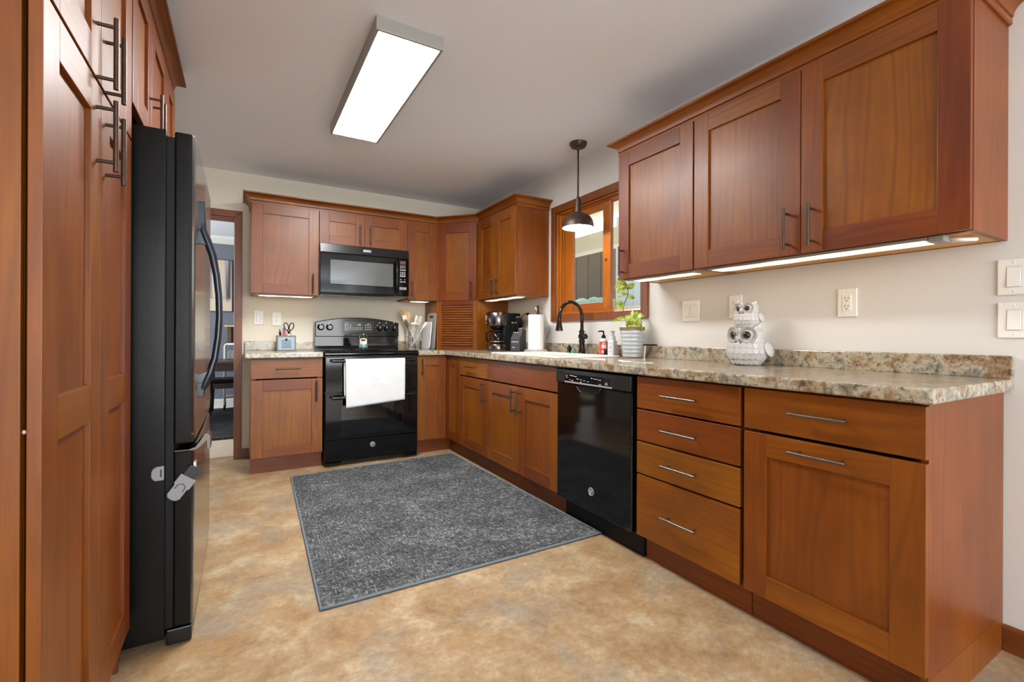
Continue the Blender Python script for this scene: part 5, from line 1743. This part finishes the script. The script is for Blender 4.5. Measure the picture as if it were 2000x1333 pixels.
# utensils in a wire basket
UB = Vector((-0.806, -0.185, CTZ))
ub = thing('wire_basket', 'grey wire utensil basket right of the stove', 'basket', tuple(UB))
mb = MB()
q = 0.054
hgt = 0.180
for z in (0.004, 0.062, 0.121, hgt):
    mb.tube([(-q, -q, z), (q, -q, z), (q, q, z), (-q, q, z)], 0.0026, 6, closed=True)
for k in range(5):
    t = -q + 2 * q * k / 4
    for p in ((t, -q), (t, q), (-q, t), (q, t)):
        mb.tube([(p[0], p[1], 0.002), (p[0], p[1], hgt)], 0.0026, 6)
for s in (-1, 1):
    mb.tube([(0.0, s * q, 0.09), (-q * 0.75, s * q, 0.004)], 0.0026, 6)
    mb.tube([(0.0, s * q, 0.09), (q * 0.75, s * q, 0.004)], 0.0026, 6)
    mb.tube([(0.0, s * q, 0.09), (-q * 0.75, s * q, hgt)], 0.0026, 6)
    mb.tube([(0.0, s * q, 0.09), (q * 0.75, s * q, hgt)], 0.0026, 6)
mb.build('wire_frame', 'wire', ub)
MB().box(-q, q, -q, q, 0.0015, 0.004).build('base', 'wire', ub)


def utensil(name, label, foot, top, mat, head, hm=None, r=0.006):
    foot, top = Vector(foot), Vector(top)
    d = (top - foot)
    ln = d.length
    d.normalize()
    u = thing(name, label, name.split('_')[-1], tuple(UB + foot), 0, 'utensils in the wire basket')
    hl = head[1]
    MB().tube([Vector((0, 0, 0)), d * (ln - hl) * 0.5, d * (ln - hl * 0.8)], [r, r, r * 0.8], 10, flat=0.7).build('handle', mat, u)
    view = Vector((0.30, 0.95, 0))
    side = d.cross(view).normalized()
    nrm = side.cross(d).normalized()
    c = d * (ln - hl / 2)
    R = Matrix((side, nrm, d)).transposed().to_4x4()
    mb = MB()
    if head[0] == 'spoon':
        mb.ball(c, (head[2], 0.008, hl / 2), 18, 12, R)
    elif head[0] == 'ladle':
        n = 18
        prof = [(0.0, 0.0)] + [(head[2] * math.sin(a), head[2] * 0.62 * (1 - math.cos(a))) for a in [0.25 * k for k in range(1, 7)]]
        RR = Matrix.Translation(c) @ head[3]
        mb.xf = RR
        mb.lathe(prof + [(r_ - 0.002, h_) for r_, h_ in prof[::-1] if r_ > 0.003] + [(0.0, 0.002)], (0, 0, 0), 28)
    elif head[0] == 'fork':
        for k in range(4):
            o = side * ((k - 1.5) * head[2] * 0.55)
            mb.tube([c - d * hl * 0.1 + o * 0.8, c + d * hl * 0.5 + o], [0.0045, 0.003], 8)
        mb.ball(c - d * hl * 0.22, (head[2] * 1.1, 0.006, hl * 0.3), 14, 8, R)
    else:  # turner
        P = [(-head[2] * 0.7, -hl / 2), (head[2] * 0.7, -hl / 2), (head[2], hl / 2 - 0.008), (head[2] * 0.8, hl / 2), (-head[2] * 0.8, hl / 2), (-head[2], hl / 2 - 0.008)]
        mb.xf = Matrix.Translation(c) @ R
        mb.prism(P, 'y', -0.003, 0.003)
    mb.build('head', hm or mat, u)


utensil('wooden_fork', 'pale wooden fork leaning leftmost in the wire basket', (0.0, 0.02, 0.006), (-0.098, 0.025, 0.378), 'beech', ('fork', 0.12, 0.022))
utensil('wooden_spoon', 'pale wooden spoon near the middle of the wire basket', (-0.01, 0.03, 0.006), (-0.036, 0.03, 0.362), 'beech', ('spoon', 0.085, 0.024))
utensil('wooden_turner', 'pale wooden turner standing behind the fork in the wire basket', (0.01, 0.035, 0.006), (-0.070, 0.038, 0.366), 'beech', ('turner', 0.09, 0.022))
utensil('grey_spatula', 'grey spatula with a dark edge leaning left in the wire basket', (0.01, -0.02, 0.006), (-0.092, -0.03, 0.325), 'utgrey', ('turner', 0.11, 0.020), 'utpale')
utensil('slotted_spoon', 'dark-edged grey spoon leaning far left in the wire basket', (0.02, -0.03, 0.006), (-0.082, -0.035, 0.288), 'utdark', ('spoon', 0.09, 0.018), 'utdark')
utensil('soup_ladle', 'pale ladle with a round bowl hanging low in the wire basket', (0.0, -0.01, 0.006), (0.010, -0.04, 0.265), 'utpale', ('ladle', 0.05, 0.042, Matrix.Rotation(PI, 4, 'X') @ Matrix.Translation((0, 0, -0.02))), 'utpale')
utensil('serving_spoon', 'grey oval spoon leaning right in the wire basket', (-0.02, 0.0, 0.006), (0.088, -0.01, 0.322), 'utgrey', ('spoon', 0.10, 0.027), 'utgrey')
utensil('pasta_spoon', 'slim pale spoon standing upright behind the grey oval spoon', (-0.02, 0.02, 0.006), (0.058, 0.035, 0.330), 'utpale', ('spoon', 0.09, 0.016), 'utpale')
utensil('long_tongs', 'pale long-handled tool leaning furthest right over the basket edge', (-0.03, -0.03, 0.006), (0.125, -0.045, 0.262), 'utpale', ('turner', 0.06, 0.012), 'utpale')

# cutting boards leaning on the appliance garage
b1 = MB()
for nm, lab, mat, xb, lean, y0, y1, h, hole in (
        ('cutting_board', 'white cutting board leaning against the appliance garage side', 'board_w', -0.672, 0.025, -0.285, -0.055, 0.268, None),
        ('cutting_board', 'taller grey cutting board with a handle hole behind the white one', 'board_g', -0.645, 0.020, -0.345, -0.110, 0.352, True)):
    t = thing(nm, lab, 'cutting board', (xb, (y0 + y1) / 2, CTZ + 0.0005), 0)
    hw = (y1 - y0) / 2
    Rm = Matrix.Rotation(math.atan2(lean, h), 4, 'Y')
    mb = MB(Rm)
    rr = 0.03
    pts = []
    for cy_, cz_, a0 in ((hw - rr, rr, -PI / 2), (hw - rr, h - rr, 0), (-hw + rr, h - rr, PI / 2), (-hw + rr, rr, PI)):
        for k in range(6):
            a = a0 + k / 5 * PI / 2
            pts.append((cy_ + rr * math.cos(a), cz_ + rr * math.sin(a)))
    mb.prism(pts, 'x', 0, 0.009)
    mb.build('board', mat, t, bevel=0.002)
    mb = MB(Rm)
    if hole:
        mb.prism([(-0.045, h - 0.050), (0.045, h - 0.050), (0.052, h - 0.038), (0.045, h - 0.026), (-0.045, h - 0.026), (-0.052, h - 0.038)], 'x', -0.0006, 0.0096)
    else:
        mb.lathe([(0, -0.0006), (0.011, -0.0006), (0.011, 0.0096), (0, 0.0096)], (0, 0.075, h - 0.028), 20, 'x')
    mb.build('handle_hole', 'slot', t)

# ------------------------------------------------------------------ dining room through the doorway
rg2 = MB().box(-3.9, -1.0, 0.875, 3.05, 0.001, 0.022).build('shag_rug', 'rug2')
tag(rg2, 'dark grey shag rug under the dining table beyond the doorway', 'rug')
pc = thing('wall_picture', 'canvas picture of pale birch trunks on the dining room wall', 'picture', (-2.78, 3.245, 1.38))
MB().box(-0.42, 0.42, 0.0, 0.034, 0.0, 0.725).build('canvas', 'birch', pc)
MB().box(-0.425, 0.425, 0.004, 0.033, -0.004, 0.729).build('canvas_edge', 'matte_black', pc)
tb = thing('dining_table', 'dark wood dining table partly seen through the doorway', 'table', (-2.75, 1.95, 0))
MB().box(-0.85, 0.85, -0.38, 0.45, 0.710, 0.738, 'x').build('tabletop', 'espresso', tb, bevel=0.004)
MB().slab([-0.78, -0.755, 0.755, 0.78], [-0.33, -0.305, 0.375, 0.40], lambda i, j: not (i == 1 and j == 1), 0.63, 0.71, lambda a, b, c: (a, b, c)).build('apron', 'espresso', tb)
for sx in (-0.74, 0.74):
    for sy in (-0.29, 0.36):
        MB().box(sx - 0.035, sx + 0.035, sy - 0.035, sy + 0.035, 0.022, 0.63).build('leg', 'espresso', tb)
ch = thing('dining_chair', 'dark dining chair with a black seat pulled up to the far side of the table', 'chair', (-2.36, 2.55, 0.026))
MB().box(-0.225, 0.225, -0.21, 0.21, 0.405, 0.450).build('seat', 'matte_black', ch, bevel=0.015, seg=3)
MB().box(-0.215, 0.215, -0.20, 0.20, 0.335, 0.405, 'x').build('seat_frame', 'espresso', ch, bevel=0.002)
for sx in (-1, 1):
    MB().tube([(sx * 0.20, -0.185, 0.40), (sx * 0.215, -0.20, 0.0)], [0.022, 0.014], 8).build('leg', 'espresso', ch)
    MB().tube([(sx * 0.20, 0.19, 0.66), (sx * 0.20, 0.185, 0.40), (sx * 0.21, 0.21, 0.0)], [0.018, 0.022, 0.014], 8).build('leg', 'espresso', ch)
MB().box(-0.20, 0.20, 0.180, 0.200, 0.56, 0.66, 'x').build('backrest', 'espresso', ch, bevel=0.004)
ca = thing('metal_cart', 'white-framed metal side cart against the dining room wall', 'cart', (-2.20, 2.99, 0.0225))
mb = MB()
for sx in (-0.235, 0.235):
    for sy in (-0.16, 0.16):
        mb.tube([(sx, sy, 0.06), (sx, sy, 0.86), (sx * 0.96, sy, 0.885), (sx * 0.9, sy, 0.893)], 0.011, 8)
for sy in (-0.16, 0.16):
    mb.tube([(-0.22, sy, 0.893), (0.22, sy, 0.893)], 0.011, 8)
mb.build('frame', 'whitetrim', ca)
for z in (0.16, 0.52, 0.875):
    MB().box(-0.228, 0.228, -0.155, 0.155, z, z + 0.012).build('shelf', 'fixture', ca)
for sx in (-0.235, 0.235):
    for sy in (-0.16, 0.16):
        MB().cyl((sx - 0.012, sy, 0.032), (sx + 0.012, sy, 0.032), 0.031).build('wheel', 'matte_black', ca)
bx = thing('wicker_bin', 'black and white patterned bin inside the metal cart', 'bin', (-2.20, 2.99, 0.555))
MB().box(-0.20, 0.20, -0.13, 0.13, 0.0, 0.27).build('bin_body', 'quilt', bx, bevel=0.01)
ln = thing('wooden_lantern', 'rustic wooden lantern on top of the metal cart', 'lantern', (-2.215, 2.98, 0.911))
mb = MB()
for sx in (-0.17, 0.17):
    for sy in (-0.10, 0.10):
        mb.box(sx - 0.022, sx + 0.022, sy - 0.022, sy + 0.022, 0.03, 0.24)
mb.box(-0.21, 0.21, -0.14, 0.14, 0.0, 0.03, 'x')
mb.build('frame', 'rustic', ln)
MB().box(-0.225, 0.225, -0.15, 0.15, 0.24, 0.262, 'x').build('lid', 'beech', ln)
MB().box(-0.15, 0.15, -0.08, 0.08, 0.03, 0.24).build('side_panel', 'espresso', ln)
vs = thing('bud_vase', 'slim dark bottle standing on the wooden lantern', 'bottle', (-2.31, 2.98, 1.1735))
MB().lathe([(0, 0), (0.016, 0), (0.017, 0.01), (0.016, 0.07), (0.007, 0.09), (0.007, 0.13), (0, 0.13)], (0, 0, 0), 16).build('glass', 'hydrangea', vs)
